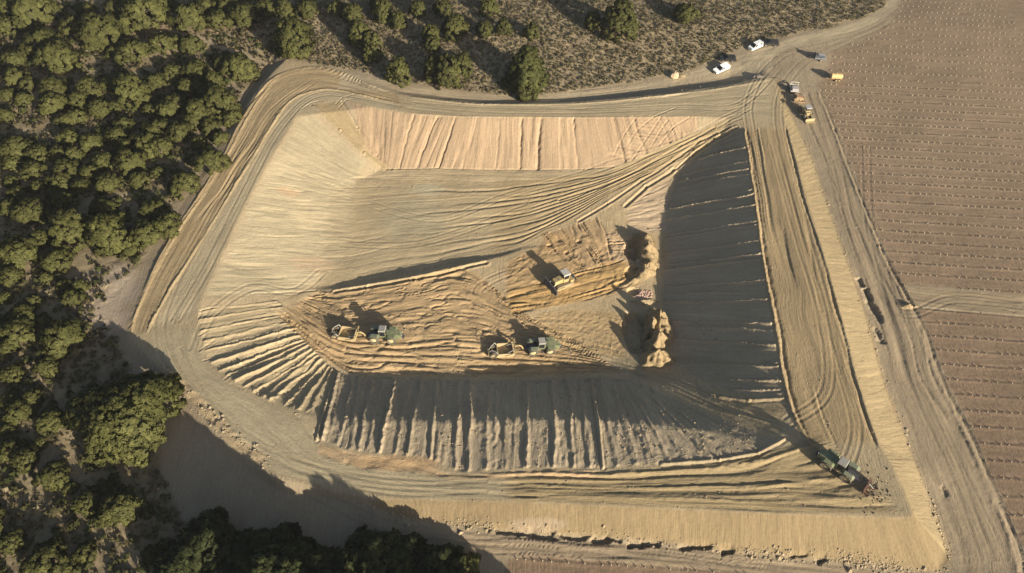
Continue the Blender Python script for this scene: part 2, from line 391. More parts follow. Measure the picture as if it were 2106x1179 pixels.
# rough rubbly rim along the lower left
apply(Patch([((318, 752), (340, 745)), ((372, 806), (398, 798)), ((430, 874), (462, 860)), ((480, 926), (508, 908)), ((540, 962), (560, 940))], 8), und=.28, lam=1.0, groove=.2, glam=1, gw=.16, stretch=2.5, tint=(.38, .29, .175), seed=5, fw=.5)
# left slope, top slope, the smooth fan between them
P = Patch([((642, 224), (766, 338)), ((612, 242), (752, 350)), ((576, 298), (742, 374)), ((533, 368), (736, 408)), ((490, 450), (730, 470)), ((450, 540), (712, 545)), ((424, 590), (640, 590)), ((412, 618), (580, 612))], 30)
apply(P, 'cross', und=.10, lam=1.0, groove=.09, glam=1.2, gw=.09, stretch=6, tint=CREAM, tk=.95, seed=6, fw=2.4, ft=2.5, cvar=.12)
apply(Patch([((640, 214), (702, 208)), ((690, 262), (735, 262)), ((748, 318), (776, 316)), ((792, 352), (806, 350))], 8), und=.03, lam=2, groove=.02, stretch=20, tint=(.345, .265, .152), tk=.95, seed=7, fw=.25, ft=.5)
P = Patch([((722, 211), (742, 280)), ((770, 222), (768, 322)), ((830, 232), (808, 347)), ((897, 238), (856, 347)), ((934, 240), (898, 347)), ((1000, 241), (985, 350)), ((1073, 241), (1068, 350)), ((1110, 241), (1104, 350)), ((1178, 242), (1187, 349)), ((1240, 241), (1262, 343)), ((1320, 240), (1350, 308)), ((1440, 241), (1440, 268))], 20)
uu = P.u_of_t
apply(P, 'cross', und=.11, lam=1.0, groove=.16, glam=1.15, gw=.09, stretch=16, tint=PINK, tk=.92, seed=8, fw=.35, ft=1.2, cvar=.10, wander=.35,
      ridges=[(float(uu(6.02)), .33, -.5), (float(uu(7.03)), .42, -.6), (float(uu(3.03)), .28, -.4), (float(uu(4.05)), .28, -.42), (float(uu(8.02)), .25, -.35), (float(uu(2.3)), .25, -.25), (float(uu(9.3)), .25, -.3), (float(uu(9.8)), .25, -.3), (float(uu(10.3)), .25, -.3), (float(uu(5.4)), .22, -.2)])
apply(Patch([((1240, 330), (1275, 340)), ((1275, 290), (1330, 305)), ((1320, 250), (1400, 255))], 10), 'cross', und=.05, groove=.16, glam=1.4, gw=.08, stretch=16, seed=9, fw=.6)
# strips under the top slope and the great fan of tracks that runs up the ramp
apply(Patch([((795, 349), (700, 372)), ((900, 349), (890, 372)), ((1000, 352), (1000, 374)), ((1100, 352), (1100, 376)), ((1200, 350), (1200, 372)), ((1262, 345), (1268, 362))], 8), und=.07, lam=.9, groove=.07, glam=.9, stretch=25, tint=(.42, .335, .21), seed=10, fw=.3)
P = Patch([((670, 380), (640, 588)), ((780, 376), (740, 577)), ((890, 372), (870, 553)), ((1000, 370), (985, 531)), ((1100, 366), (1085, 503)), ((1200, 356), (1175, 455)), ((1270, 346), (1250, 407)), ((1350, 310), (1340, 362)), ((1440, 271), (1428, 318)), ((1503, 246), (1516, 265))], 30)
wgt = sstep(.25, .55, P.T / P.len)
def fan(c, l):
    v = c / P.wid
    s = 0
    for k, v0 in enumerate((.13, .24, .3, .38, .46, .5, .57, .64, .69, .77, .84, .9)):
        on = sstep(.12 + .3 * ((k * 37) % 10) / 10, .3 + .3 * ((k * 37) % 10) / 10, l / P.len)
        wv = (v - v0) * P.wid + .9 * (vn(l / 7, k * 5.3, 77) - .5)
        s = s + on * ((.5 + .8 * vn(l / 5, k * 9.1, 78)) * (-.19 * np.exp(-(wv / .27) ** 2) + .09 * np.exp(-((wv - .6) / .35) ** 2)))
    return s
apply(P, und=.07, lam=1.4, groove=.06, glam=1.2, stretch=30, tint=(.36, .292, .182), tk=.7, seed=11, fw=.5, ft=3, extra=fan, cvar=.09)
P2 = Patch([((985, 372), (985, 531)), ((1100, 366), (1085, 503)), ((1200, 356), (1175, 455)), ((1270, 346), (1250, 407)), ((1350, 310), (1340, 362)), ((1440, 271), (1428, 318)), ((1503, 246), (1516, 265))], 24)
apply(P2, und=.0, groove=.0, tint=(.345, .262, .148), tk=.75, seed=12, ft=7, fw=.6, cvar=.15, stretch=30)
# right slope
P = Patch([((1527, 262), (1500, 281)), ((1536, 325), (1408, 352)), ((1550, 400), (1374, 430)), ((1562, 505), (1366, 530)), ((1580, 620), (1364, 625)), ((1596, 715), (1368, 702)), ((1605, 775), (1420, 770)), ((1611, 815), (1545, 818))], 30)
apply(P, 'cross', und=.11, lam=1.2, groove=.10, glam=1.4, gw=.1, stretch=9, tint=(.36, .295, .205), tk=.7, seed=13, fw=.3, ft=1.0, cvar=.08,
      ridges=[(q, .22, .34 + .36 * ((k * 7) % 5) / 5) for k, q in enumerate(np.linspace(3, P.len - 3, 24) + 1.3 * np.sin(np.arange(24) * 2.3))])
apply(Patch([((1384, 360), (1320, 402)), ((1378, 420), (1285, 440)), ((1372, 480), (1300, 480))], 10), 'cross', und=.14, lam=.8, groove=.1, glam=.8, stretch=6, tint=(.42, .322, .22), seed=14, fw=1.2)
# right crest road
P = Patch([((1527, 262), (1617, 256)), ((1539, 340), (1640, 345)), ((1551, 430), (1662, 430)), ((1563, 520), (1692, 520)), ((1579, 610), (1718, 610)), ((1595, 700), (1742, 700)), ((1608, 780), (1762, 780)), ((1628, 855), (1788, 860)), ((1665, 925), (1812, 925))], 20)
apply(P, und=.09, lam=1.5, groove=.19, glam=.95, gw=.085, stretch=30, tint=BROWN, tk=.85, seed=15, ft=2.5, fw=.25, cvar=.16,
      ridges=[(.45, .4, .42), (1.15, .3, -.3), (P.wid - .35, .35, -.34)])
# bottom crest road: windrows at the right, smooth to the left
P = Patch([((1700, 890), (1868, 1056)), ((1600, 922), (1760, 1058)), ((1480, 950), (1610, 1055)), ((1370, 960), (1450, 1047)), ((1230, 970), (1280, 1040)), ((1100, 968), (1110, 1033)), ((1010, 972), (1030, 1031))], 18)
apply(P, und=.13, lam=1.3, groove=.18, glam=1.1, gw=.1, stretch=24, tint=OLIVE, tk=.85, seed=16, ft=4, fw=.4, cvar=.16, ridges=[(P.wid * .12, .4, .3), (P.wid * .3, .25, .1), (P.wid * .5, .3, .18), (P.wid * .68, .25, .12), (P.wid * .8, .3, .16)])
apply(Patch([((650, 912), (650, 935)), ((740, 932), (740, 965)), ((860, 948), (860, 975)), ((940, 978), (940, 985)), ((1100, 966), (1100, 985)), ((1230, 968), (1230, 985))], 8), und=.2, lam=1.1, groove=.1, stretch=3, tint=(.42, .30, .175), seed=17, fw=.3, cvar=.1)
# lower slope with its heavy ridges
P = Patch([((692, 764), (653, 904)), ((740, 776), (716, 925)), ((832, 780), (800, 936)), ((900, 782), (885, 946)), ((960, 782), (950, 971)), ((1050, 782), (1045, 965)), ((1141, 780), (1148, 963)), ((1216, 780), (1240, 964)), ((1270, 780), (1330, 956)), ((1300, 785), (1430, 950)), ((1350, 802), (1530, 937)), ((1420, 836), (1600, 905))], 24)
uu = P.u_of_t
rd = []
for q, h in ((.12, .95), (.3, .55), (.75, .6), (1.05, .7), (1.33, .65), (1.8, .9), (2.15, .5), (2.5, .65), (2.95, .75), (3.25, .7), (3.75, .85), (4.1, .8), (4.55, .8), (4.95, .85), (5.4, .8), (5.9, .85), (6.3, .75), (6.75, .85), (7.3, .8), (7.8, .75), (8.05, .4), (8.3, .7), (8.6, .5), (8.9, .62), (9.15, .45), (9.4, .55), (9.8, .5), (10.3, .4)):
    c0 = float(uu(q)) + .35 * math.sin(q * 17.3); rd += [(c0, .30 + .14 * abs(math.sin(q * 5.1)) - .05, h * (.5 * .78 + .18 * math.sin(q * 11))), (c0 - .8, .5, -.12 * h)]
rd += [(float(uu(q)) + .4 * math.sin(q * 9), .22, .12) for q in np.linspace(.5, 10, 30)]
apply(P, 'cross', und=.09, lam=.8, groove=.12, glam=.8, gw=.09, stretch=8, tint=(.355, .29, .2), tk=.85, seed=18, fw=.4, ft=.5, ridges=rd, cvar=.07, extra=lambda c, l: .22 * (fbm(c / .8, l / .8, 101, 3) - .5) * sstep(.5, .65, vn(c / 2, l / 4, 102)))
# fan of ridges, lower left
P = Patch([((572, 618), (408, 636)), ((600, 652), (412, 690)), ((618, 690), (432, 748)), ((640, 714), (492, 792)), ((664, 738), (562, 828)), ((688, 762), (646, 852))], 20)
uu = P.u_of_t
rd = [(float(uu(q)) + .3 * math.sin(q * 23), .26 + .1 * math.sin(q * 7) - .04, h * .75) for q, h in ((.15, .2), (.5, .22), (.85, .28), (1.2, .3), (1.6, .4), (1.95, .5), (2.3, .55), (2.6, .45), (2.9, .6), (3.2, .5), (3.5, .55), (3.75, .4), (4.0, .55), (4.3, .5), (4.6, .5), (4.85, .4))]
apply(P, 'cross', und=.14, lam=.9, groove=.16, glam=1.0, gw=.12, stretch=9, tint=(.385, .31, .19), seed=19, fw=.3, ft=.4, ridges=rd, cvar=.1, extra=lambda c, l: .25 * (fbm(c / .7, l / .7, 103, 3) - .5) * sstep(.5, .65, vn(c / 2, l / 3, 104)))
# floor round the tractors
P = Patch([((648, 602), (560, 640)), ((720, 595), (684, 752)), ((850, 570), (800, 774)), ((950, 550), (930, 779)), ((1030, 600), (1080, 777)), ((1090, 650), (1200, 771)), ((1200, 705), (1290, 768))], 26)
hw = P.wid
def swirl(c, l):
    s = 0
    for k, v0 in enumerate((.66, .73, .8, .87, .94)):
        wv = c - v0 * hw + .5 * (vn(l / 9, k * 3.7, 91) - .5)
        s = s + (.4 + 1.0 * vn(l / 5, k * 4.3, 93)) * (-.2 * np.exp(-(wv / .28) ** 2) + .1 * np.exp(-((wv + .6) / .4) ** 2))
    k = sstep(.62, .5, c / hw)
    return s + k * .24 * (fbm(c / .9 + .5 * vn(l / 3, c, 5), l / 7, 92, 3) - .5) * 2
apply(P, und=.11, lam=1.0, groove=.16, glam=1.1, gw=.12, stretch=8, tint=(.37, .258, .138), seed=20, fw=.5, ft=2, extra=swirl, cvar=.13)
upper = lambda c, l: sstep(.68, .55, c / hw) * (.30 * (fbm(c / .55, l / 1.6, 95, 3) - .5) * sstep(.5, .62, vn(c / 3, l / 6, 96)))
apply(P, und=0, groove=.24, glam=.75, gw=.075, stretch=9, seed=120, fw=.5, ft=2, extra=upper, cvar=.02)
apply(P, und=0, groove=.2, glam=.55, gw=.09, stretch=6, seed=121, fw=.5, ft=2, cvar=.02)
# the dozer's ground
apply(Patch([((1035, 540), (1030, 640)), ((1110, 500), (1110, 640)), ((1220, 470), (1230, 620)), ((1300, 470), (1330, 590))], 14), und=.15, lam=1.3, groove=.08, stretch=2, tint=(.375, .258, .132), tk=.9, seed=21, fw=2, ft=2, extra=lambda c, l: .3 * (fbm(c / .7, l / .7, 97, 3) - .5) * sstep(.45, .6, vn(c / 3, l / 3, 98)))
apply(Patch([((1040, 600), (1050, 648)), ((1120, 577), (1140, 632)), ((1200, 555), (1222, 614)), ((1285, 528), (1305, 585))], 10), und=.14, lam=1.0, groove=.34, glam=.8, gw=.1, stretch=18, tint=ORANGE, seed=22, fw=.3)
apply(Patch([((1105, 482), (1232, 445)), ((1150, 528), (1250, 484)), ((1195, 562), (1266, 540))], 12), und=.14, lam=.9, groove=.34, glam=.62, gw=.1, stretch=12, tint=(.37, .26, .145), seed=23, fw=.4)
apply(Patch([((1240, 478), (1252, 538)), ((1310, 474), (1322, 540))], 10), und=.08, lam=1.2, groove=.3, glam=.9, gw=.08, stretch=16, tint=(.39, .285, .18), seed=24, fw=.4)
apply(Patch([((1100, 645), (1095, 690)), ((1190, 634), (1190, 722)), ((1285, 645), (1290, 742))], 12), und=.10, lam=1.1, groove=.2, glam=1.3, gw=.06, stretch=14, tint=(.36, .258, .135), seed=25, fw=.8, extra=lambda c, l: .22 * (fbm(c / .5, l / .6, 99, 3) - .5))
apply(Patch([((1300, 770), (1260, 742)), ((1380, 808), (1400, 772)), ((1480, 852), (1500, 815)), ((1610, 902), (1630, 830))], 12), und=.1, lam=1.3, groove=.14, glam=1.2, gw=.1, stretch=12, tint=(.33, .262, .16), seed=26, fw=.5)
# tracks outside the embankment
P = Patch([((1640, 190), (1686, 183)), ((1662, 258), (1718, 258)), ((1697, 340), (1744, 330)), ((1716, 400), (1772, 400)), ((1756, 536), (1826, 529)), ((1786, 620), (1872, 610)), ((1808, 690), (1912, 690)), ((1836, 790), (1948, 790)), ((1866, 864), (1987, 864)), ((1900, 949), (2028, 949)), ((1936, 1037), (2064, 1037)), ((1972, 1130), (2104, 1130)), ((1975, 1185), (2120, 1235))], 16)
apply(P, und=.10, lam=1.6, groove=.17, glam=1.7, gw=.09, stretch=24, tint=(.265, .21, .14), seed=27, ft=2, fw=.4, cvar=.14, ridges=[(P.wid - .3, .3, -.3), (P.wid - 1.3, .3, .2)])
apply(Patch([((780, 1085), (720, 1130)), ((917, 1084), (900, 1145)), ((1005, 1096), (1020, 1150)), ((1161, 1106), (1180, 1152)), ((1277, 1116), (1300, 1162)), ((1400, 1128), (1420, 1172)), ((1529, 1148), (1550, 1182)), ((1722, 1166), (1740, 1205)), ((1930, 1188), (1940, 1240))], 12),
      und=.08, lam=1.4, groove=.12, glam=1.3, gw=.09, stretch=22, tint=(.265, .208, .14), seed=28, ft=2, fw=.6, cvar=.12)
apply(Patch([((1866, 590), (1860, 622)), ((1960, 596), (1960, 636)), ((2110, 612), (2110, 650)), ((2300, 630), (2300, 668))], 8), und=.05, lam=1.2, groove=.08, glam=1.2, stretch=25, seed=29, tint=(.265, .208, .135), fw=.4)
apply(Patch([((700, 150), (690, 185)), ((822, 170), (822, 193)), ((990, 194), (990, 209)), ((1155, 192), (1155, 208)), ((1277, 180), (1277, 196)), ((1400, 156), (1400, 180)), ((1502, 120), (1502, 168)), ((1600, 90), (1590, 160))], 8), und=.06, lam=1.3, groove=.06, stretch=20, tint=(.37, .302, .20), seed=30, fw=.6)
apply(Patch([((1560, 160), (1450, 150)), ((1600, 110), (1560, 100)), ((1660, 90), (1640, 72)), ((1750, 72), (1740, 50)), ((1815, 40), (1800, 26)), ((1850, 0), (1832, -5)), ((1870, -60), (1850, -60))], 12), und=.05, lam=1.6, groove=.08, glam=1.6, gw=.08, stretch=20, tint=(.365, .305, .205), seed=31, fw=1.0, ft=2)
P = Patch([((840, 198), (830, 228)), ((917, 208), (917, 236)), ((995, 214), (995, 238)), ((1155, 214), (1155, 239)), ((1277, 205), (1277, 238)), ((1400, 191), (1400, 237)), ((1502, 177), (1498, 240)), ((1585, 160), (1600, 256))], 10)
apply(P, und=.06, lam=1.5, groove=.06, glam=1.4, stretch=22, tint=(.375, .308, .198), seed=32, fw=.4, ft=2, ridges=[(.35, .35, .25)])
# embankment faces
for sd, rr in ((33, [((1600, 200), (1608, 196)), ((1644, 354), (1676, 342)), ((1690, 511), (1735, 517)), ((1725, 636), (1778, 640)), ((1766, 790), (1818, 785)), ((1804, 908), (1864, 900)), ((1841, 969), (1893, 975)), ((1880, 1060), (1925, 1060)), ((1886, 1070), (1948, 1150))]),
               (34, [((1880, 1068), (1930, 1176)), ((1637, 1060), (1640, 1146)), ((1399, 1049), (1399, 1119)), ((1226, 1041), (1226, 1103)), ((1090, 1035), (1090, 1093)), ((917, 1031), (917, 1077)), ((775, 1029), (800, 1060))])):
    apply(Patch(rr, 14), 'cross', und=.045, lam=.7, groove=.045, glam=.8, gw=.12, stretch=5, tint=YELL if sd == 34 else (.305, .24, .14), tk=.9, seed=sd, fw=.35, ft=.6, cvar=.09)

# bare, lightly vegetated and darker patches
def blot(px, py, rx, ry, col, k=.6, seed=0):
    x, y, _ = G(px, py)
    s = FPX * CP * 0 + 9.0
    d = np.hypot((XX - x) / rx, (YY - y) / ry) + .5 * (fbm(XX / 3, YY / 3, 60 + seed, 3) - .5)
    w = (sstep(1.0, .55, d) * k)[..., None]
    CC[:] = CC * (1 - w) + np.array(col) * w
blot(640, 440, 5, 7, (.45, .372, .24), .6, 1); blot(595, 395, 3.5, 1.6, (.45, .31, .19), .6, 2); blot(640, 545, 6, 3, (.45, .33, .21), .5, 3)
blot(850, 450, 10, 9, (.325, .285, .19), .55, 4); blot(880, 390, 6, 2.5, (.345, .32, .225), .5, 12)
blot(1330, 505, 3, 4.5, (.42, .292, .13), .8, 5); blot(1150, 500, 5, 4, (.40, .26, .125), .6, 6)
blot(820, 952, 10, 1.8, (.43, .29, .155), .7, 7); blot(1290, 750, 5, 2, (.28, .235, .15), .7, 8)
blot(230, 590, 9, 8, (.30, .245, .185), .85, 9); blot(210, 660, 8, 6, (.29, .235, .18), .8, 10); blot(470, 195, 6, 5, (.30, .25, .19), .6, 11)
blot(1110, 1080, 6, 1.2, (.31, .245, .17), .7, 13)
for (px, py, rx) in ((30, 300, 5), (120, 340, 6), (330, 60, 4), (470, 100, 4), (420, 60, 3), (560, 130, 4)): blot(px, py, rx, rx * .7, (.30, .225, .145), .7, px)

# forest floor and scrub: mottled dry grass
w = (REG == R_FOREST) | (REG == R_SCRUB)
mot = fbm(XX / 1.6, YY / 1.6, 41, 4)
CC[w] *= (.65 + .7 * mot[w])[:, None]
DZ[w] += (.5 * (fbm(XX / 2.5, YY / 2.5, 44, 3) - .5))[w]
# general unevenness, less on graded ground
gen = .10 * (fbm(XX / 1.1, YY / 1.1, 46, 3) - .5) + .22 * (fbm(XX / 6, YY / 6, 47, 3) - .5)
DZ += gen * np.where(REG == R_CREST, .35, .6)
CC *= (1 + .14 * (fbm(XX / 7, YY / 7, 48, 4) - .5) * 2)[..., None]

# ditches and scoops at the foot of the embankment, the step beside the upper track
def scoop(px, py, rx, ry, dep, rot=0, sharp=3):
    """short ditch with a cut edge on the track side (rot turns it; its far side ramps up to the embankment)"""
    x, y, _ = G(px, py)
    ca, sa = math.cos(R(rot)), math.sin(R(rot))
    u = ((XX - x) * ca + (YY - y) * sa) / rx; v = (-(XX - x) * sa + (YY - y) * ca) / ry
    v = v + 1.0 * (fbm(XX / 1.1, YY / 1.1, 71, 3) - .5); u = u + .9 * (fbm(XX / .8, YY / .8, 72, 2) - .5)
    DZ[:] -= dep * sstep(1.0, .55, np.abs(u)) * sstep(-1.0, -.72, v) * sstep(1.1, -.8, v)
for a in ((1060, 1091, 4.4, .8, .7, -5), (1118, 1097, 2.6, .9, .8, -6), (1185, 1102, 2.6, .7, .7, -6), (1236, 1105, 1.7, 1.1, .9, -4), (1262, 1106, 1.6, .6, .5, -14), (1308, 1117, 2.2, .9, .9, 4), (1340, 1113, 2.0, .8, .7, -5), (1412, 1122, 1.6, .8, .8, 10), (1442, 1120, 1.8, .7, .8, -6), (1494, 1130, 1.2, .8, .9, 15), (1690, 1149, 1.2, .7, .8, 12), (1640, 1140, 1.8, .4, .5, 0),
          (1766, 580, 1.4, .8, .6, 100), (1782, 606, 2.0, 1.0, .8, 96), (1796, 640, 3.0, 1.1, .8, 104), (1804, 690, 2.6, .8, .5, 100),
          (1941, 1010, 1.4, .7, .35, 105)):
    scoop(*a)
def furrow(pts_, w, dep):
    p = np.array([G(*q)[:2] for q in pts_])
    for (ax, ay), (bx, by) in zip(p, p[1:]):
        L2 = (bx - ax) ** 2 + (by - ay) ** 2
        t = np.clip(((XX - ax) * (bx - ax) + (YY - ay) * (by - ay)) / L2, 0, 1)
        d = np.hypot(XX - ax - t * (bx - ax), YY - ay - t * (by - ay)) / w
        d = d + .5 * (fbm(XX / .7, YY / .7, 73, 2) - .5)
        DZ[:] -= dep * np.exp(-d ** 2) - .4 * dep * np.exp(-(d - 1.6) ** 2 * 2)
for q in (((1900, 634), (2000, 643), (2120, 653)), ((2060, 634), (2085, 641)), ((1862, 628), (1880, 634))): furrow(q, .26, .11)
# wheel marks that swing off the top slope and across the crest corners
for q in (((1290, 300), (1310, 268), (1345, 240), (1390, 222)), ((1262, 320), (1285, 275), (1310, 240)), ((1300, 330), (1330, 285), (1360, 240)), ((1355, 300), (1385, 262), (1420, 240)), ((1340, 300), (1362, 262), (1375, 246)), ((690, 215), (705, 200), (730, 194)), ((695, 224), (712, 206), (740, 202)), ((620, 225), (640, 212), (655, 208)),
          ((1500, 960), (1560, 940), (1612, 900)), ((1545, 945), (1600, 905)), ((475, 790), (500, 800)), ((455, 760), (470, 775), (462, 780)), ((410, 640), (430, 634), (470, 632)), ((409, 655), (414, 640)), ((410, 690), (425, 680)), ((412, 720), (440, 700)), ((418, 742), (470, 730))): furrow(q, .22, .09)

for q, w_, d_ in (((((645, 218), (700, 268), (750, 315), (790, 348))), .4, -.22), (((703, 209), (735, 262), (775, 318), (806, 349)), .3, .2),
          (((1515, 264), (1470, 286), (1425, 318), (1385, 350), (1330, 385), (1285, 425)), .42, .34), (((1500, 262), (1440, 290), (1385, 330), (1320, 372), (1250, 420), (1190, 455)), .35, .26), (((1470, 262), (1400, 300), (1330, 340), (1250, 380), (1150, 412)), .3, .2),
          (((1480, 278), (1430, 310), (1390, 345)), .3, -.3), (((690, 601), (760, 590), (850, 575), (930, 557), (1000, 541)), .4, .42), (((650, 597), (560, 603), (520, 604)), .25, .12),
          (((1216, 781), (1160, 784), (1090, 785)), .22, -.2), (((1300, 783), (1250, 779), (1216, 781)), .22, -.2), (((1216, 781), (1224, 830), (1240, 962)), .25, -.45),
          (((690, 766), (672, 830), (652, 904)), .3, -.3), (((640, 690), (680, 738), (720, 765), (800, 778)), .3, .22), (((600, 660), (650, 722), (690, 762)), .25, .2),
          (((1100, 300), (1098, 345)), .2, .1), (((790, 348), (900, 346), (1000, 349), (1200, 348), (1262, 343)), .2, .14), (((850, 234), (950, 240), (1200, 242), (1440, 240)), .2, -.1),
          (((1612, 903), (1560, 932), (1480, 946), (1360, 955)), .3, -.3), (((1610, 820), (1540, 824), (1480, 816)), .3, -.3)): furrow(q, w_, d_)

def hollow(px, py, rx, ry, dep, rot=0):
    x, y, _ = G(px, py)
    ca, sa = math.cos(R(rot)), math.sin(R(rot))
    u = ((XX - x) * ca + (YY - y) * sa) / rx; v = (-(XX - x) * sa + (YY - y) * ca) / ry
    DZ[:] -= dep * sstep(1.0, .7, np.hypot(u, v) + .55 * (fbm(XX / 1.4, YY / 1.4, 74, 3) - .5))
hollow(1312, 684, 3.4, 6.4, 1.9, 6); hollow(1302, 512, 2.3, 3.9, 1.5, -12); hollow(1300, 556, 2.2, 1.3, .7, 30); hollow(1302, 600, 1.6, 1.2, .7); hollow(1190, 497, .6, .6, .5); hollow(1165, 520, .5, .5, .4); hollow(1130, 505, .6, .5, .4)
# double wheel tracks that cross the graded ground
def tyres(pts_, dep=.05, gap=.95):
    p = [G(*q)[:2] for q in pts_]
    n = 12
    q = []
    for k in range(len(p) - 1):
        p0, p1, p2, p3 = p[max(k - 1, 0)], p[k], p[k + 1], p[min(k + 2, len(p) - 1)]
        for i in range(n):
            t = i / n
            q.append(tuple(.5 * (2 * p1[c] + (p2[c] - p0[c]) * t + (2 * p0[c] - 5 * p1[c] + 4 * p2[c] - p3[c]) * t * t + (3 * p1[c] - p0[c] - 3 * p2[c] + p3[c]) * t ** 3) for c in (0, 1)))
    q = np.array(q + [p[-1]])
    d_ = np.gradient(q, axis=0); nrm = np.stack([-d_[:, 1], d_[:, 0]], 1) / np.linalg.norm(d_, axis=1)[:, None]
    i0, i1 = np.searchsorted(X1, [q[:, 0].min() - 3, q[:, 0].max() + 3]); j0, j1 = np.searchsorted(Y1, [q[:, 1].min() - 3, q[:, 1].max() + 3])
    sx, sy = XX[j0:j1, i0:i1], YY[j0:j1, i0:i1]
    for s_ in (-gap, gap):
        w = q + nrm * s_
        best = np.full(sx.shape, 9.0)
        for (ax, ay), (bx, by) in zip(w, w[1:]):
            t = np.clip(((sx - ax) * (bx - ax) + (sy - ay) * (by - ay)) / ((bx - ax) ** 2 + (by - ay) ** 2 + 1e-9), 0, 1)
            best = np.minimum(best, np.hypot(sx - ax - t * (bx - ax), sy - ay - t * (by - ay)))
        g_ = np.exp(-(best / .27) ** 2)
        DZ[j0:j1, i0:i1] -= dep * g_ - .6 * dep * np.exp(-((best - .48) / .2) ** 2)
        CC[j0:j1, i0:i1] *= (1 - .10 * g_)[..., None]
for q in (((1850, 20), (1800, 60), (1700, 90), (1600, 120), (1540, 210), (1560, 330)), ((1840, 40), (1720, 95), (1640, 140), (1600, 230), (1640, 420), (1700, 640)), ((1690, 110), (1620, 110), (1540, 120), (1450, 150), (1350, 172), (1200, 190)),
          ((1600, 140), (1520, 215), (1400, 220), (1200, 228), (1000, 226), (850, 214)), ((850, 220), (720, 195), (640, 200), (570, 270), (500, 400), (430, 540), (360, 660)), ((640, 170), (560, 230), (500, 330), (420, 470), (350, 600), (330, 700), (400, 810), (520, 920), (700, 980), (900, 1000), (1100, 1010)),
          ((360, 720), (440, 850), (600, 950), (800, 1005), (1000, 1000)), ((1750, 1010), (1600, 1000), (1400, 1005), (1150, 1000), (900, 985)), ((1620, 870), (1700, 800), (1690, 650), (1640, 480), (1590, 300)), ((1740, 960), (1760, 880), (1730, 760)),
          ((1700, 930), (1620, 880), (1500, 838), (1400, 792), (1300, 760), (1180, 735)), ((1780, 300), (1790, 480), (1840, 600), (1900, 800), (1990, 1000), (2060, 1150)), ((1720, 330), (1760, 500), (1850, 640), (1960, 615), (2100, 628)), ((1800, 500), (1880, 780), (1960, 960), (2030, 1150)),
          ((760, 420), (900, 450), (1050, 400), (1250, 340), (1450, 270), (1540, 220)), ((700, 500), (860, 500), (1020, 450), (1200, 380), (1400, 300), (1520, 240)), ((560, 620), (680, 690), (860, 735), (1050, 745), (1230, 720), (1330, 770), (1450, 822)),
          ((660, 560), (600, 600), (520, 590), (440, 640), (400, 720)), ((1050, 640), (980, 600), (1060, 560), (1120, 610)), ((820, 660), (940, 650), (1000, 690), (1080, 670)), ((640, 1010), (800, 1085), (1000, 1110), (1250, 1130), (1500, 1150), (1750, 1180))):
    tyres(q, .05 if q[0][0] < 2000 else .03)
# vineyard: planted rows, furrows
ROW_K = 0.085
ROW_S, ROW_0 = 3.2, 109.2
ROWQ = YY + ROW_K * XX
fr = (ROWQ - ROW_0) / ROW_S; fr = (fr - np.round(fr)) * ROW_S
low_ = ROWQ < 106
f2 = (ROWQ - 102.9) / 3.43; fr = np.where(low_, (f2 - np.round(f2)) * 3.43, fr)
f3 = (YY + .05 * XX - 42.26) / 3.2; fr = np.where(XX < 70, (f3 - np.round(f3)) * 3.2, fr)
fm = blur(M_FIELD.astype(float), 2)
rowvar = .6 + .8 * vn(XX / 6, ROWQ / ROW_S, 81)
DZ += .42 * fm * rowvar * (.13 * np.exp(-(np.abs(fr + .1) / .28) ** 2) - .13 * np.exp(-(np.abs(fr - .42) / .25) ** 2) + .09 * (fbm(XX / 3.5, ROWQ / .55, 82, 2) - .5))
CC *= (1 - .16 * fm * (fbm(XX / 5, ROWQ / .7, 83, 3) - .25) * 1.2)[..., None]
low = sstep(150, 60, YY) * fm
CC *= 1 - low[..., None] * np.array([.12, .15, .16])

ZZ = ZZ + DZ
CC *= np.array([1.0, .985, .955])

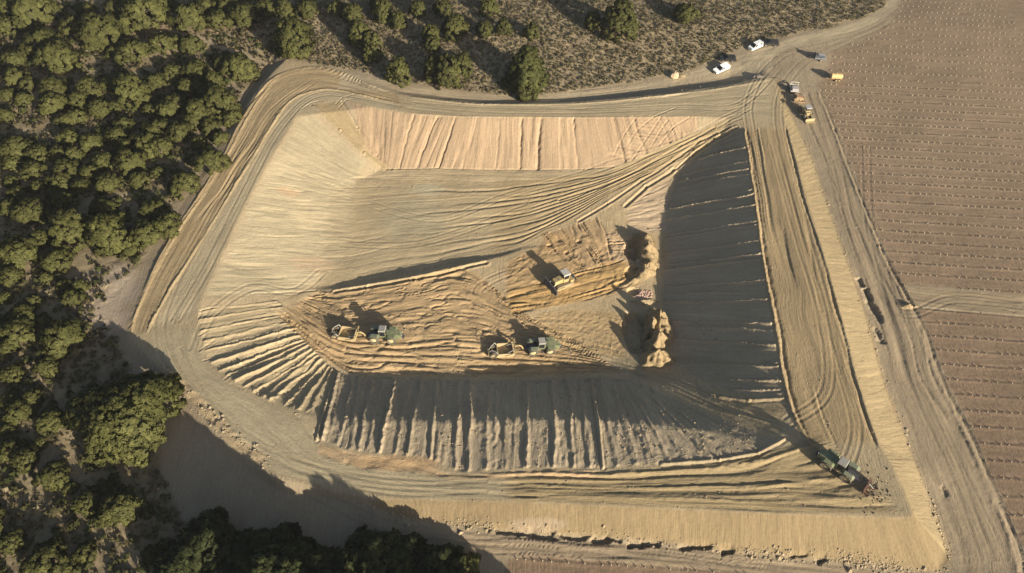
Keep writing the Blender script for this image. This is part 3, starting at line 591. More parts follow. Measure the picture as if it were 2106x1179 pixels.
# ------------------------------------------------------------------ ground materials
def soil(name, streak=.5, clod=.5, rough=.95):
    m = bpy.data.materials.new(name); m.use_nodes = True
    t = m.node_tree; n = t.nodes; L = t.links
    b = n['Principled BSDF']; b.inputs['Roughness'].default_value = rough
    b.inputs['Specular IOR Level'].default_value = .15
    at = n.new('ShaderNodeAttribute'); at.attribute_name = 'albedo'
    uv = n.new('ShaderNodeUVMap'); uv.uv_map = 'flow'
    mp = n.new('ShaderNodeMapping'); mp.inputs['Scale'].default_value = (2.6, .16, 1)
    L.new(uv.outputs[0], mp.inputs[0])
    n1 = n.new('ShaderNodeTexNoise'); n1.inputs['Scale'].default_value = 1.0; n1.inputs['Detail'].default_value = 5
    L.new(mp.outputs[0], n1.inputs['Vector'])
    tc = n.new('ShaderNodeTexCoord')
    n2 = n.new('ShaderNodeTexNoise'); n2.inputs['Scale'].default_value = 1.9; n2.inputs['Detail'].default_value = 7; n2.inputs['Roughness'].default_value = .65
    L.new(tc.outputs['Object'], n2.inputs['Vector'])
    def ramp(src, lo, hi):
        r = n.new('ShaderNodeMapRange'); r.inputs[1].default_value = .25; r.inputs[2].default_value = .75; r.inputs[3].default_value = lo; r.inputs[4].default_value = hi
        L.new(src, r.inputs[0]); return r.outputs[0]
    mu = n.new('ShaderNodeMath'); mu.operation = 'MULTIPLY'
    L.new(ramp(n1.outputs[0], 1 - .22 * streak, 1 + .22 * streak), mu.inputs[0]); L.new(ramp(n2.outputs[0], 1 - .22 * clod, 1 + .22 * clod), mu.inputs[1])
    vm = n.new('ShaderNodeVectorMath'); vm.operation = 'SCALE'
    L.new(at.outputs['Color'], vm.inputs[0]); L.new(mu.outputs[0], vm.inputs['Scale'])
    L.new(vm.outputs[0], b.inputs['Base Color'])
    ad = n.new('ShaderNodeMath'); ad.operation = 'ADD'
    m1 = n.new('ShaderNodeMath'); m1.operation = 'MULTIPLY'; m1.inputs[1].default_value = streak
    m2 = n.new('ShaderNodeMath'); m2.operation = 'MULTIPLY'; m2.inputs[1].default_value = clod
    L.new(n1.outputs[0], m1.inputs[0]); L.new(n2.outputs[0], m2.inputs[0]); L.new(m1.outputs[0], ad.inputs[0]); L.new(m2.outputs[0], ad.inputs[1])
    mp3 = n.new('ShaderNodeMapping'); mp3.inputs['Scale'].default_value = (1.5, .17, 1); L.new(uv.outputs[0], mp3.inputs[0])
    n3 = n.new('ShaderNodeTexNoise'); n3.inputs['Scale'].default_value = 1.0; n3.inputs['Detail'].default_value = 3; L.new(mp3.outputs[0], n3.inputs['Vector'])
    cr = n.new('ShaderNodeMath'); cr.operation = 'SUBTRACT'; L.new(n3.outputs[0], cr.inputs[0]); cr.inputs[1].default_value = .5
    ab = n.new('ShaderNodeMath'); ab.operation = 'ABSOLUTE'; L.new(cr.outputs[0], ab.inputs[0])
    cm = n.new('ShaderNodeMapRange'); cm.inputs[1].default_value = 0; cm.inputs[2].default_value = .03; cm.inputs[3].default_value = -.5 * streak; cm.inputs[4].default_value = 0; L.new(ab.outputs[0], cm.inputs[0])
    a2 = n.new('ShaderNodeMath'); a2.operation = 'ADD'; L.new(ad.outputs[0], a2.inputs[0]); L.new(cm.outputs[0], a2.inputs[1]); ad = a2
    bu = n.new('ShaderNodeBump'); bu.inputs['Strength'].default_value = .8; bu.inputs['Distance'].default_value = .13
    L.new(ad.outputs[0], bu.inputs['Height']); L.new(bu.outputs[0], b.inputs['Normal'])
    return m

NAMES = {R_TRACK: ('dirt_track', soil('packed_dirt', .5, .55)), R_FOREST: ('forest_floor', soil('forest_soil', .1, 1.0)), R_SCRUB: ('scrub_hillside', soil('scrub_soil', .1, 1.0)),
         R_FIELD: ('vineyard_field', soil('tilled_soil', .45, .8)), R_EMB: ('embankment_slope', soil('sandy_fill', .5, .6)), R_CREST: ('crest_road', soil('graded_dirt', .6, .6)),
         R_SLOPE: ('pit_slope', soil('trimmed_clay', .55, .6)), R_FLOOR: ('pit_floor', soil('rutted_clay', .65, .5))}
FR = REG[:-1, :-1]
vid = np.arange(NX * NY).reshape(NY, NX)
quads = np.stack([vid[:-1, :-1], vid[:-1, 1:], vid[1:, 1:], vid[1:, :-1]], -1)
V = np.stack([XX, YY, ZZ], -1).reshape(-1, 3).astype(np.float32)
CF = np.clip(np.concatenate([CC.reshape(-1, 3), np.ones((NX * NY, 1))], 1), .01, .8).astype(np.float32)
gx_, gy_ = np.gradient(ZZ, axis=1) / np.gradient(X1)[None, :], np.gradient(ZZ, axis=0) / np.gradient(Y1)[:, None]
NRM = np.stack([-gx_, -gy_, np.ones_like(ZZ)], -1).reshape(-1, 3)
NRM /= np.linalg.norm(NRM, axis=1)[:, None]

def mesh_np(name, v, f, mat, smooth=True):
    """mesh from numpy vertices and equal-sided faces"""
    me = bpy.data.meshes.new(name)
    k = f.shape[1]
    me.vertices.add(len(v)); me.vertices.foreach_set('co', np.ascontiguousarray(v, np.float32).ravel())
    me.loops.add(f.size); me.loops.foreach_set('vertex_index', np.ascontiguousarray(f, np.int32).ravel())
    me.polygons.add(len(f)); me.polygons.foreach_set('loop_start', np.arange(0, f.size, k, dtype=np.int32))
    if smooth is not None: me.polygons.foreach_set('use_smooth', np.full(len(f), smooth, bool))
    me.update(calc_edges=True)
    if mat: me.materials.append(mat)
    return me

for k, (nm, mat) in NAMES.items():
    f = quads[FR == k]
    if not len(f): continue
    used, inv = np.unique(f, return_inverse=True)
    f2 = inv.reshape(f.shape)
    me = mesh_np(nm, V[used], f2, mat)
    ca = me.color_attributes.new('albedo', 'FLOAT_COLOR', 'POINT'); ca.data.foreach_set('color', CF[used].ravel())
    uv = me.uv_layers.new(name='flow')
    uvv = np.stack([FL_C.ravel()[used], FL_L.ravel()[used]], -1).astype(np.float32)[f2.ravel()]
    q = uvv.reshape(-1, 4, 2); pos = V[used][f2][:, :, :2]
    bad = (q.max(1) - q.min(1)).max(1) > np.maximum(1.2, 2.5 * (pos.max(1) - pos.min(1)).max(1))      # faces that span two patches
    q[bad] = q[bad][:, :1] + (pos[bad] - pos[bad][:, :1])
    uv.data.foreach_set('uv', np.ascontiguousarray(q, np.float32).ravel())
    me.normals_split_custom_set_from_vertices(NRM[used].tolist())
    o = bpy.data.objects.new(nm, me); COL.objects.link(o)
    tag(o, kind='structure')
    me.update()

# ------------------------------------------------------------------ plain materials
def mat(name, col, rough=.6, metal=0.0, var=.15, scale=3.0, dust=0.0, spec=.4, bump=0.0):
    m = bpy.data.materials.new(name); m.use_nodes = True
    t = m.node_tree; n = t.nodes; L = t.links
    b = n['Principled BSDF']
    b.inputs['Roughness'].default_value = rough; b.inputs['Metallic'].default_value = metal
    b.inputs['Specular IOR Level'].default_value = spec
    tc = n.new('ShaderNodeTexCoord')
    no = n.new('ShaderNodeTexNoise'); no.inputs['Scale'].default_value = scale; no.inputs['Detail'].default_value = 5
    L.new(tc.outputs['Object'], no.inputs['Vector'])
    mr = n.new('ShaderNodeMapRange'); mr.inputs[1].default_value = .3; mr.inputs[2].default_value = .7; mr.inputs[3].default_value = 1 - var; mr.inputs[4].default_value = 1 + var
    L.new(no.outputs[0], mr.inputs[0])
    vm = n.new('ShaderNodeVectorMath'); vm.operation = 'SCALE'; vm.inputs[0].default_value = col
    L.new(mr.outputs[0], vm.inputs['Scale'])
    out_ = vm.outputs[0]
    if dust > 0:
        mx = n.new('ShaderNodeMix'); mx.data_type = 'RGBA'
        n2 = n.new('ShaderNodeTexNoise'); n2.inputs['Scale'].default_value = 1.3; n2.inputs['Detail'].default_value = 6
        L.new(tc.outputs['Object'], n2.inputs['Vector'])
        r2 = n.new('ShaderNodeMapRange'); r2.inputs[1].default_value = .35; r2.inputs[2].default_value = .65; r2.inputs[3].default_value = dust * .4; r2.inputs[4].default_value = dust
        L.new(n2.outputs[0], r2.inputs[0]); L.new(r2.outputs[0], mx.inputs['Factor'])
        L.new(out_, mx.inputs[6]); mx.inputs[7].default_value = (.36, .29, .18, 1)
        out_ = mx.outputs[2]
    L.new(out_, b.inputs['Base Color'])
    if bump > 0:
        n3 = n.new('ShaderNodeTexNoise'); n3.inputs['Scale'].default_value = 2.2; n3.inputs['Detail'].default_value = 7; n3.inputs['Roughness'].default_value = .7
        L.new(tc.outputs['Object'], n3.inputs['Vector'])
        bu = n.new('ShaderNodeBump'); bu.inputs['Strength'].default_value = 1; bu.inputs['Distance'].default_value = bump
        L.new(n3.outputs[0], bu.inputs['Height']); L.new(bu.outputs[0], b.inputs['Normal'])
    return m

def leaf_mat(name, col, attr=None, sub=.36):
    m = bpy.data.materials.new(name); m.use_nodes = True
    t = m.node_tree; n = t.nodes; L = t.links
    b = n['Principled BSDF']; b.inputs['Roughness'].default_value = .7; b.inputs['Specular IOR Level'].default_value = .12
    at = n.new('ShaderNodeAttribute'); at.attribute_name = 'tone'
    oi = n.new('ShaderNodeObjectInfo')
    mr = n.new('ShaderNodeMapRange'); mr.inputs[3].default_value = .88; mr.inputs[4].default_value = 1.14
    L.new(oi.outputs['Random'], mr.inputs[0])
    v1 = n.new('ShaderNodeVectorMath'); v1.operation = 'MULTIPLY'; v1.inputs[1].default_value = col
    L.new(at.outputs['Color'], v1.inputs[0])
    v2 = n.new('ShaderNodeVectorMath'); v2.operation = 'SCALE'
    L.new(v1.outputs[0], v2.inputs[0]); L.new(mr.outputs[0], v2.inputs['Scale'])
    L.new(v2.outputs[0], b.inputs['Base Color'])
    tr = n.new('ShaderNodeBsdfTranslucent'); L.new(v2.outputs[0], tr.inputs['Color'])
    mx = n.new('ShaderNodeMixShader'); mx.inputs[0].default_value = sub
    L.new(b.outputs[0], mx.inputs[1]); L.new(tr.outputs[0], mx.inputs[2])
    L.new(mx.outputs[0], n['Material Output'].inputs['Surface'])
    return m

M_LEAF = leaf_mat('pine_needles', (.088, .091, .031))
M_LEAF2 = leaf_mat('shade_toned_needles', (.05, .06, .023))  # darker needle copy: shade of the bottom-edge pines put into the colour
M_LEAF3 = leaf_mat('cone_pine_needles', (.075, .082, .028))  # needle green of the cone shaped pine alone
M_SCRUB = leaf_mat('scrub_leaves', (1.2, 1.2, 1.1), sub=.32)
M_BARK = mat('bark', (.17, .12, .085), .9, var=.3)
M_STONE = mat('rubble_stone', (.30, .235, .145), .95, var=.2, scale=.8)

# ------------------------------------------------------------------ trees: every crown is many small needle tufts gathered in clumps
def tufts(centres, radii, per, seed, ctr, up=.4, wid=.62):
    """needle-tuft triangles round each clump centre; returns verts, faces, normals, tones"""
    r = np.random.default_rng(seed)
    n = len(centres)
    d = r.normal(size=(n, per, 3)); d[..., 2] = d[..., 2] * .8 + up
    outw = centres - ctr; outw = outw / np.maximum(np.linalg.norm(outw, axis=1), .01)[:, None]
    d += .75 * outw[:, None]
    d /= np.linalg.norm(d, axis=2)[..., None]
    rad = radii[:, None] * r.uniform(.65, 1.15, (n, per))
    c = centres[:, None]
    w = (radii[:, None] * wid * r.uniform(.7, 1.2, (n, per)))[..., None]
    # most faces lie like scales on the clump, the rest stick out as needle tips
    dj = d + .55 * r.normal(size=d.shape); dj /= np.linalg.norm(dj, axis=2)[..., None]
    t = np.cross(dj, r.normal(size=d.shape)); t /= np.linalg.norm(t, axis=2)[..., None]
    bt = np.cross(dj, t)
    p = c + d * (rad * .9)[..., None]
    a = p + t * w * .75 - bt * w * .45; b = p - t * w * .75 - bt * w * .45; e = p + bt * w * 1.0
    tip = (r.uniform(0, 1, (n, per)) < .38)[..., None]
    a = np.where(tip, c + d * (rad * .5)[..., None] + t * w * .4, a); b = np.where(tip, c + d * (rad * .5)[..., None] - t * w * .4, b); e = np.where(tip, c + d * (rad * 1.15)[..., None], e)
    flip = (np.cross(b - a, e - a) * (d + .8 * outw[:, None])).sum(2)[..., None] < 0        # face winding outwards
    a, b = np.where(flip, b, a), np.where(flip, a, b)
    v = np.stack([a, b, e], 2).reshape(-1, 3)
    nn = .62 * d[:, :, None] + .6 * outw[:, None, None] + np.array([0, 0, .05]) + 0 * np.stack([a, b, e], 2)
    nn = nn.reshape(-1, 3); nn /= np.linalg.norm(nn, axis=1)[:, None]
    f = np.arange(len(v)).reshape(-1, 3)
    tone = np.repeat(r.uniform(.75, 1.3, (n, per)) * r.uniform(.8, 1.2, (n, 1)), 3)
    return v, f, nn, tone

def leaf_mesh(name, v, f, nn, tone, m):
    me = mesh_np(name, v, f, m, True)
    tone = np.asarray(tone)
    if tone.ndim == 1: tone = np.stack([tone * 1.02, tone, tone * .95], -1)
    ca = me.color_attributes.new('tone', 'FLOAT_COLOR', 'POINT')
    ca.data.foreach_set('color', np.concatenate([tone, np.ones((len(tone), 1))], 1).astype(np.float32).ravel())
    me.normals_split_custom_set_from_vertices(nn.tolist())
    return me

def crown_mesh(seed, rad, hgt, base, n, per, shape, m, cl=.16):
    r = np.random.default_rng(seed)
    th = r.uniform(0, 2 * np.pi, n); u = r.uniform(0, 1, n)
    lob = 1 + .20 * np.sin(th * 3 + seed) + .13 * np.sin(th * 5 + 2.1 * seed)
    if shape == 'dome':
        rr = np.sqrt(u); zz = np.sqrt(np.clip(1 - rr ** 2, 0, 1)) * r.uniform(.75, 1.05, n)
        low = r.uniform(0, 1, n) < .30
        zz = np.where(low, r.uniform(-.12, .55, n), zz); rr = np.where(low, np.sqrt(np.clip(1 - np.clip(zz, 0, 1) ** 2, .1, 1)) * r.uniform(.8, 1, n), rr)
        x, y, z = rr * lob * np.cos(th) * rad, rr * lob * np.sin(th) * rad, base + np.clip(zz, -.15, 1.2) * hgt
    elif shape == 'flat':
        rr = np.sqrt(u) * r.uniform(.85, 1.08, n); zz = (1 - rr ** 2.4) * r.uniform(.6, 1.0, n) + .10 * np.sin(x0 := th * 4)
        x, y, z = rr * lob * np.cos(th) * rad, rr * lob * np.sin(th) * rad, base + zz * hgt
    else:   # cone
        zz = u ** 1.35; rr = (1 - zz) ** .62 * r.uniform(.7, 1.08, n) * (1 + .16 * np.sin(zz * 26 + th))
        x, y, z = rr * lob * np.cos(th) * rad, rr * lob * np.sin(th) * rad, base + zz * hgt
    c = np.stack([x, y, z], -1)
    radii = rad * cl * r.uniform(.6, 1.35, n)
    v, f, nn, tone = tufts(c, radii, per, seed + 9, np.array([0, 0, base + hgt * .25]))
    return leaf_mesh('crown', v, f, nn, tone, m)

def trunk_mesh(seed, h, r0, spread):
    r = random.Random(seed)
    v, f = [], []
    def limb(p0, p1, ra, rb, seg=7):
        p0, p1 = Vector(p0), Vector(p1); ax = (p1 - p0).normalized()
        t = ax.orthogonal().normalized(); b = ax.cross(t)
        mid = (p0 + p1) / 2 + Vector((r.uniform(-.12, .12), r.uniform(-.12, .12), 0)) * (p1 - p0).length * .5
        o = len(v)
        for p, rr in ((p0, ra), (mid, (ra + rb) / 2), (p1, rb)):
            for k in range(seg):
                a = 2 * math.pi * k / seg
                v.append(p + (t * math.cos(a) + b * math.sin(a)) * rr)
        for q in range(2):
            for k in range(seg):
                f.append((o + q * seg + k, o + q * seg + (k + 1) % seg, o + (q + 1) * seg + (k + 1) % seg, o + (q + 1) * seg + k))
    top = (r.uniform(-.3, .3), r.uniform(-.3, .3), h * .8)
    limb((0, 0, -.5), top, r0, r0 * .4)
    for k in range(6):
        a = k * 1.05 + r.uniform(-.3, .3); z = h * (.35 + .07 * k)
        q = z / (h * .8)
        limb((top[0] * q, top[1] * q, z), (math.cos(a) * spread * .7, math.sin(a) * spread * .7, z + h * .2), r0 * .4, r0 * .12, 5)
    me = bpy.data.meshes.new('trunk'); me.from_pydata([tuple(p) for p in v], [], f); me.materials.append(M_BARK)
    me.polygons.foreach_set('use_smooth', np.ones(len(f), bool)); me.update()
    return me

TREE_KINDS = []     # (crown mesh, trunk mesh, crown radius, crown centre height)
for k in range(6):
    TREE_KINDS.append((crown_mesh(100 + k, 3.0, 3.1, .7, 105, 52, 'dome', M_LEAF, .2), trunk_mesh(k, 3.8, .17, 2.3), 3.0, 2.3))
for k in range(2):
    TREE_KINDS.append((crown_mesh(130 + k, 3.0, 5.4, .6, 150, 50, 'dome', M_LEAF, .19), trunk_mesh(20 + k, 6.2, .2, 2.4), 3.0, 3.8))
K_BIG = (crown_mesh(201, 8.8, 5.0, 2.6, 560, 52, 'flat', M_LEAF, .098), trunk_mesh(31, 6.5, .42, 7.5), 8.6, 6.0)
K_CONE = (crown_mesh(202, 5.6, 11.2, .6, 420, 50, 'cone', M_LEAF3, .14), trunk_mesh(32, 11, .3, 3.4), 5.4, 5.8)
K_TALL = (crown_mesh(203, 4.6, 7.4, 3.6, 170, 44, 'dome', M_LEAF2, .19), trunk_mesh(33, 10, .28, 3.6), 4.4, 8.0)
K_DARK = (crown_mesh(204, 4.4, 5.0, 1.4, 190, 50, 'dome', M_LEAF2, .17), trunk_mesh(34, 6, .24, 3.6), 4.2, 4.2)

def plant(kind, x, y, s, label, group=None, name='pine_tree', sz=1.0, sink=0.0):
    crown, trunk, _, _ = kind
    z = float(height(x, y))
    o = bpy.data.objects.new(name, None); COL.objects.link(o)
    o.empty_display_size = .5
    o.location = (x, y, z - sink); o.rotation_euler = (0, 0, rng.uniform(0, 6.28)); o.scale = (s, s, s * sz)
    tag(o, label, 'tree', group)
    for nm, me in (('trunk', trunk), ('crown', crown)):
        c = bpy.data.objects.new(nm, me); COL.objects.link(c); c.parent = o
    return o

def at_crown(px, py, hc):
    """ground place of a tree whose crown centre, hc above the ground, shows at a photo pixel"""
    z = 0.0
    for _ in range(25):
        x, y = unproject(px, py, z + hc)
        z += .6 * (float(height(float(x), float(y))) - z)
    return float(x), float(y)

def px_scale(x, y, z):      # photo pixels per metre at a place
    d = y * CP + (CAMZ - z) * SP
    return FPX / d

F1 = [(190,70,110),(240,230,100),(340,330,100),(70,340,70),(430,140,70),(600,170,115),(860,60,125),(1130,90,95),(1310,100,70),(1470,80,80),(1600,40,70),(790,290,85),(960,250,70),(1060,250,50),(1150,260,60),
      (1440,390,85),(1350,380,60),(1500,430,55),(1180,420,70),(1040,430,60),(930,480,60),(770,520,85),(650,500,50),(530,520,60),(310,520,70),(170,500,50),(90,460,60),(310,620,70),(470,600,60),(590,650,60),(460,700,50),(390,720,50),
      (1050,610,70),(1000,660,60),(1320,600,90),(1250,560,60),(1190,660,70),(1160,720,60),(1080,790,60),(930,770,80),(740,750,60),(700,810,60),(880,860,80),(960,880,70),(410,830,60),(540,860,60),(440,930,42),(340,920,50),(80,880,80),(220,920,60),
      (70,970,55),(190,1020,60),(380,1010,70),(350,1090,60),(620,970,60),(780,970,80),(540,1030,50),(640,1090,70),(1110,1100,80),(60,1090,42),(100,1165,50),(320,1165,42),(900,660,38),(2040,40,50),(1860,50,60),(1720,40,50),
      (40,150,60),(30,30,50),(700,40,60),(520,60,50),(1000,20,50),(1230,30,60),(1380,20,60),(140,600,45),(30,560,50),(30,690,45),(850,590,50),(690,640,45),(1120,520,45),(1290,480,50),(1400,700,55),(1270,760,55),(1330,830,45),(840,1080,55),(950,1030,45),(740,880,45),(1200,860,38),(480,1120,50),(220,1120,45),(690,300,40),(560,250,55),(1190,520,38)]
F4 = [(180,80,90),(360,20,60),(400,170,108),(620,80,70),(650,220,98),(910,80,70),(870,220,90),(1000,170,78),(90,330,110),(330,380,78),(60,480,60),(270,500,30),(380,540,40),(480,540,38),(430,620,58),(120,720,70),(90,830,90),
      (360,850,108),(300,960,60),(280,1040,60),(70,1080,60),(60,60,60),(520,240,50),(730,130,40),(230,250,50),(780,330,40),(30,620,40),(250,760,45),(40,920,50),(200,640,40)]
F7 = [(60,120,58),(180,110,58),(100,190,75),(300,250,78),(60,420,70),(150,480,68),(310,580,85),(520,740,75),(720,770,105),(890,810,38),(70,980,70),(270,1090,105),(370,1160,70),(510,1050,58),(920,1060,48),(1020,1010,35),(1880,1160,38),(420,660,40),(30,300,40),(240,380,40),(640,660,40),(620,850,45),(330,1010,45)]
F2 = [(70,60,50),(110,190,60),(185,310,45),(185,230,50),(350,420,60),(570,400,60),(660,420,75),(740,370,50),(550,200,45),(690,140,60),(870,160,42),(990,150,40),(620,30,45),(1160,180,38),(1530,110,42),(1700,100,85),(470,40,40),(260,60,50),(350,110,40),(560,260,40),(900,20,45),(230,20,45)]
crowns = [(x / 2.947, y / 2.947, r / 2.947) for x, y, r in F1] + [(x / 2.947, 400 + y / 2.947, r / 2.947) for x, y, r in F4] + [(x / 2.947, 779 + y / 2.947, r / 2.947) for x, y, r in F7]
WOOD = 'olive green pine growing in the dense wood beside the pit'
wood = []
for (px, py, rp) in crowns:
    k = rng.choice(TREE_KINDS[:7])
    s = 1.0
    for _ in range(3):
        x, y = at_crown(px, py, k[3] * s); s = rp * 1.04 / px_scale(x, y, 3) / k[2]
    wood.append((px, py, rp, plant(k, x, y, s, WOOD, 'pines of the dense wood', sz=rng.uniform(.85, 1.1))))
# which pine is which: those at the picture's edges and along the pit road can be counted, the others stand in the crowd
def edge_x(py):      # photo x of the wood's right border at a photo y
    e = [(130, 590), (190, 500), (258, 458), (312, 425), (395, 380), (470, 330), (545, 285), (600, 240), (640, 205), (700, 240), (760, 270)]
    return np.interp(py, [a for a, b in e], [b for a, b in e])
left = sorted([w for w in wood if w[0] < 45], key=lambda w: w[1])
top = sorted([w for w in wood if w[1] < 45 and w not in left], key=lambda w: w[0])
road = sorted([w for w in wood if w not in left and w not in top and 120 < w[1] < 620 and w[0] > edge_x(w[1]) - 75], key=lambda w: w[1])
low = sorted([w for w in wood if w not in left and w not in top and w not in road and w[1] > 640], key=lambda w: w[1])
for k, w in enumerate(left): w[3]['label'] = 'pine at the left edge of the picture, %s from the top' % ordinal(k + 1)
for k, w in enumerate(top): w[3]['label'] = 'pine at the top edge of the picture, %s from the left' % ordinal(k + 1)
for k, w in enumerate(road): w[3]['label'] = "pine on the wood's border along the left pit road, %s from its top" % ordinal(k + 1)
for k, w in enumerate(low): w[3]['label'] = 'pine in the open lower part of the wood, %s counting downwards' % ordinal(k + 1)
for w in wood:
    if w in left or w in top or w in road or w in low: continue
    w[3]['label'] = '%s olive pine crowded among others %s the dense wood' % ('small' if w[2] < 17 else 'medium sized' if w[2] < 25 else 'large', 'high up in' if w[1] < 160 else 'in the middle of' if w[1] < 400 else 'towards the lower end of')
F2.sort()
for n_t, (cx, cy, r_) in enumerate(F2):
    px, py, rp = 700 + cx / 2.947, cy / 2.947, r_ / 2.947
    k = TREE_KINDS[6 + rng.randrange(2)]
    s = 1.0
    for _ in range(3):
        x, y = at_crown(px, py, k[3] * s); s = rp * 1.1 / px_scale(x, y, 3) / k[2]
    plant(k, x, y, s, 'slender pine scattered in the scrub above the pit, %s from the left' % ordinal(n_t + 1), 'pines scattered in the scrub', sz=rng.uniform(.95, 1.15))
x, y = at_crown(245, 838, K_BIG[3]); plant(K_BIG, x, y, 1.0, 'largest broad spreading pine, overhanging the dirt flat at the lower left').rotation_euler = (0, 0, .4)
x, y = at_crown(1083, 140, K_CONE[3]); plant(K_CONE, x, y, 1.0, 'tall dark cone shaped pine at the scrub edge, above the middle of the pit')
k = TREE_KINDS[6]; x, y = at_crown(602, 72, 5.6); plant(k, x, y, 1.6, 'big round pine beyond the top left corner of the pit road')
k = TREE_KINDS[2]; x, y = at_crown(431, 326, 2.8); plant(k, x, y, 1.15, 'single bright pine at the edge of the left pit road')
k = TREE_KINDS[0]; x, y = at_crown(1411, 22, 2.8); plant(k, x, y, 1.1, 'rightmost pine in the scrub, at the top of the picture')
k = TREE_KINDS[3]; x, y = at_crown(946, 1166, 2.3); plant(k, x, y, .95, 'sunlit pine at the bottom edge, right of the shaded pines')
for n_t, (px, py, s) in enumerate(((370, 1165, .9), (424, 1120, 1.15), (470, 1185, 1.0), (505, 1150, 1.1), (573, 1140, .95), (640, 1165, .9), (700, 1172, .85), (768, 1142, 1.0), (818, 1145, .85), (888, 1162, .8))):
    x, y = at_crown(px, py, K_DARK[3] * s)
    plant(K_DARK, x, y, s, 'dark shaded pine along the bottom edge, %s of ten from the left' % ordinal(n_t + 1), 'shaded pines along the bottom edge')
# tall pines below the picture, whose shadows lie on the dirt flat
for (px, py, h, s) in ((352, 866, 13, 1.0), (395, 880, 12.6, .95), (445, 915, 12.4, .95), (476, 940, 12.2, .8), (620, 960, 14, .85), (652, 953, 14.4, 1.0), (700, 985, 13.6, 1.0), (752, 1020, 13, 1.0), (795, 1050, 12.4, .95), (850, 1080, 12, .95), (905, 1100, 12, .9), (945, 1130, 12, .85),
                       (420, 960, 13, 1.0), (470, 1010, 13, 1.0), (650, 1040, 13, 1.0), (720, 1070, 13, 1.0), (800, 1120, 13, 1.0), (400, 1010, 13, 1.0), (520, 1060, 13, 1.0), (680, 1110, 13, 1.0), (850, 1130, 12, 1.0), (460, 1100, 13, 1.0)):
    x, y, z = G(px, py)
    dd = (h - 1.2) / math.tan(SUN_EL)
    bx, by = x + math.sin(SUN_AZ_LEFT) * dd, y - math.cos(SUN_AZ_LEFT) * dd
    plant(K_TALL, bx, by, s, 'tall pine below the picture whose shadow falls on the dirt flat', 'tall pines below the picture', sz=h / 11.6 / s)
# pines of the same wood just outside the left edge
for k in range(26):
    px, py = rng.uniform(-260, -15), rng.uniform(20, 1150)
    kk = rng.choice(TREE_KINDS[:7]); x, y = at_crown(px, py, 2.3)
    plant(kk, x, y, rng.uniform(.7, 1.2), WOOD, 'pines of the dense wood')

# ------------------------------------------------------------------ scrub and undergrowth
def bushes(name, xs, ys, rad, tones, seed, per=15):
    zs = height(xs, ys)
    c = np.stack([xs, ys, zs + rad * .12], -1)
    v, f, nn, tone = tufts(c, rad, per, seed, c - np.array([0, 0, 1.0]), up=.55, wid=.6)
    col = np.repeat(tones, per * 3, axis=0) * tone[:, None]
    o = bpy.data.objects.new(name, leaf_mesh(name, v, f, nn, col, M_SCRUB)); COL.objects.link(o)
    return tag(o, kind='stuff')
def scatter(region, n, x0, x1, y0, y1, seed, keep=None):
    r = np.random.default_rng(seed)
    x = r.uniform(x0, x1, n); y = r.uniform(y0, y1, n)
    i = np.clip(np.searchsorted(X1, x), 0, NX - 1); j = np.clip(np.searchsorted(Y1, y), 0, NY - 1)
    m = REG[j, i] == region
    if keep is not None: m &= keep(x, y, r)
    return x[m], y[m], r
x, y, r = scatter(R_SCRUB, 38000, -75, 118, 150, 250, 3)
pal = np.array([(.155, .132, .07), (.19, .155, .095), (.13, .122, .058), (.225, .185, .12), (.17, .132, .085), (.27, .225, .155)])
t = pal[r.choice(6, len(x), p=[.27, .24, .17, .14, .12, .06])] * (1 + .35 * (fbm(x / 9, y / 9, 7)[:, None] - .5))
bushes('scrub', x, y, r.uniform(.2, .5, len(x)), t, 5, 12)
x, y, r = scatter(R_FOREST, 38000, -150, 10, 28, 245, 4, keep=lambda x, y, r: fbm(x / 6, y / 6, 33, 3) + r.uniform(-.15, .15, len(x)) > .40)
pal = np.array([(.10, .088, .042), (.14, .115, .068), (.085, .085, .034), (.21, .175, .115), (.155, .125, .08)])
t = pal[r.choice(5, len(x), p=[.26, .28, .16, .15, .15])]
bushes('undergrowth', x, y, r.gamma(4, .12, len(x)).clip(.2, 1.0), t, 6, 13)

x, y, r = scatter(R_FOREST, 7000, -150, 10, 28, 245, 14, keep=lambda x, y, r: fbm(x / 9, y / 9, 35, 3) + r.uniform(-.1, .1, len(x)) > .42)
pal = np.array([(.066, .074, .027), (.085, .088, .034), (.10, .092, .042), (.075, .066, .034)])
t = pal[r.choice(4, len(x), p=[.35, .25, .2, .2])]
bushes('shrub_layer', x, y, r.gamma(5, .15, len(x)).clip(.35, 1.3), t, 16, 26)

# ------------------------------------------------------------------ loose stones and clods
def stones(name, xs, ys, size, seed, m=M_STONE):
    r = np.random.default_rng(seed)
    base = np.array([(0, 0, 1), (.9, 0, .1), (.2, .85, .2), (-.75, .5, .1), (-.7, -.55, .15), (.3, -.85, .1), (0, 0, -.6)])
    tri = np.array([(0, 1, 2), (0, 2, 3), (0, 3, 4), (0, 4, 5), (0, 5, 1), (6, 2, 1), (6, 3, 2), (6, 4, 3), (6, 5, 4), (6, 1, 5)])
    n = len(xs)
    a = r.uniform(0, 6.28, n); ca, sa = np.cos(a), np.sin(a)
    b = base[None] * r.uniform(.65, 1.3, (n, 7, 1)) * size[:, None, None]
    bx = b[..., 0] * ca[:, None] - b[..., 1] * sa[:, None]; by = b[..., 0] * sa[:, None] + b[..., 1] * ca[:, None]
    v = np.stack([bx + xs[:, None], by + ys[:, None], b[..., 2] * .7 + height(xs, ys)[:, None]], -1).reshape(-1, 3)
    f = (tri[None] + (np.arange(n) * 7)[:, None, None]).reshape(-1, 3)
    o = bpy.data.objects.new(name, mesh_np(name, v, f, m, False)); COL.objects.link(o)
    return tag(o, kind='stuff')
r = np.random.default_rng(12)
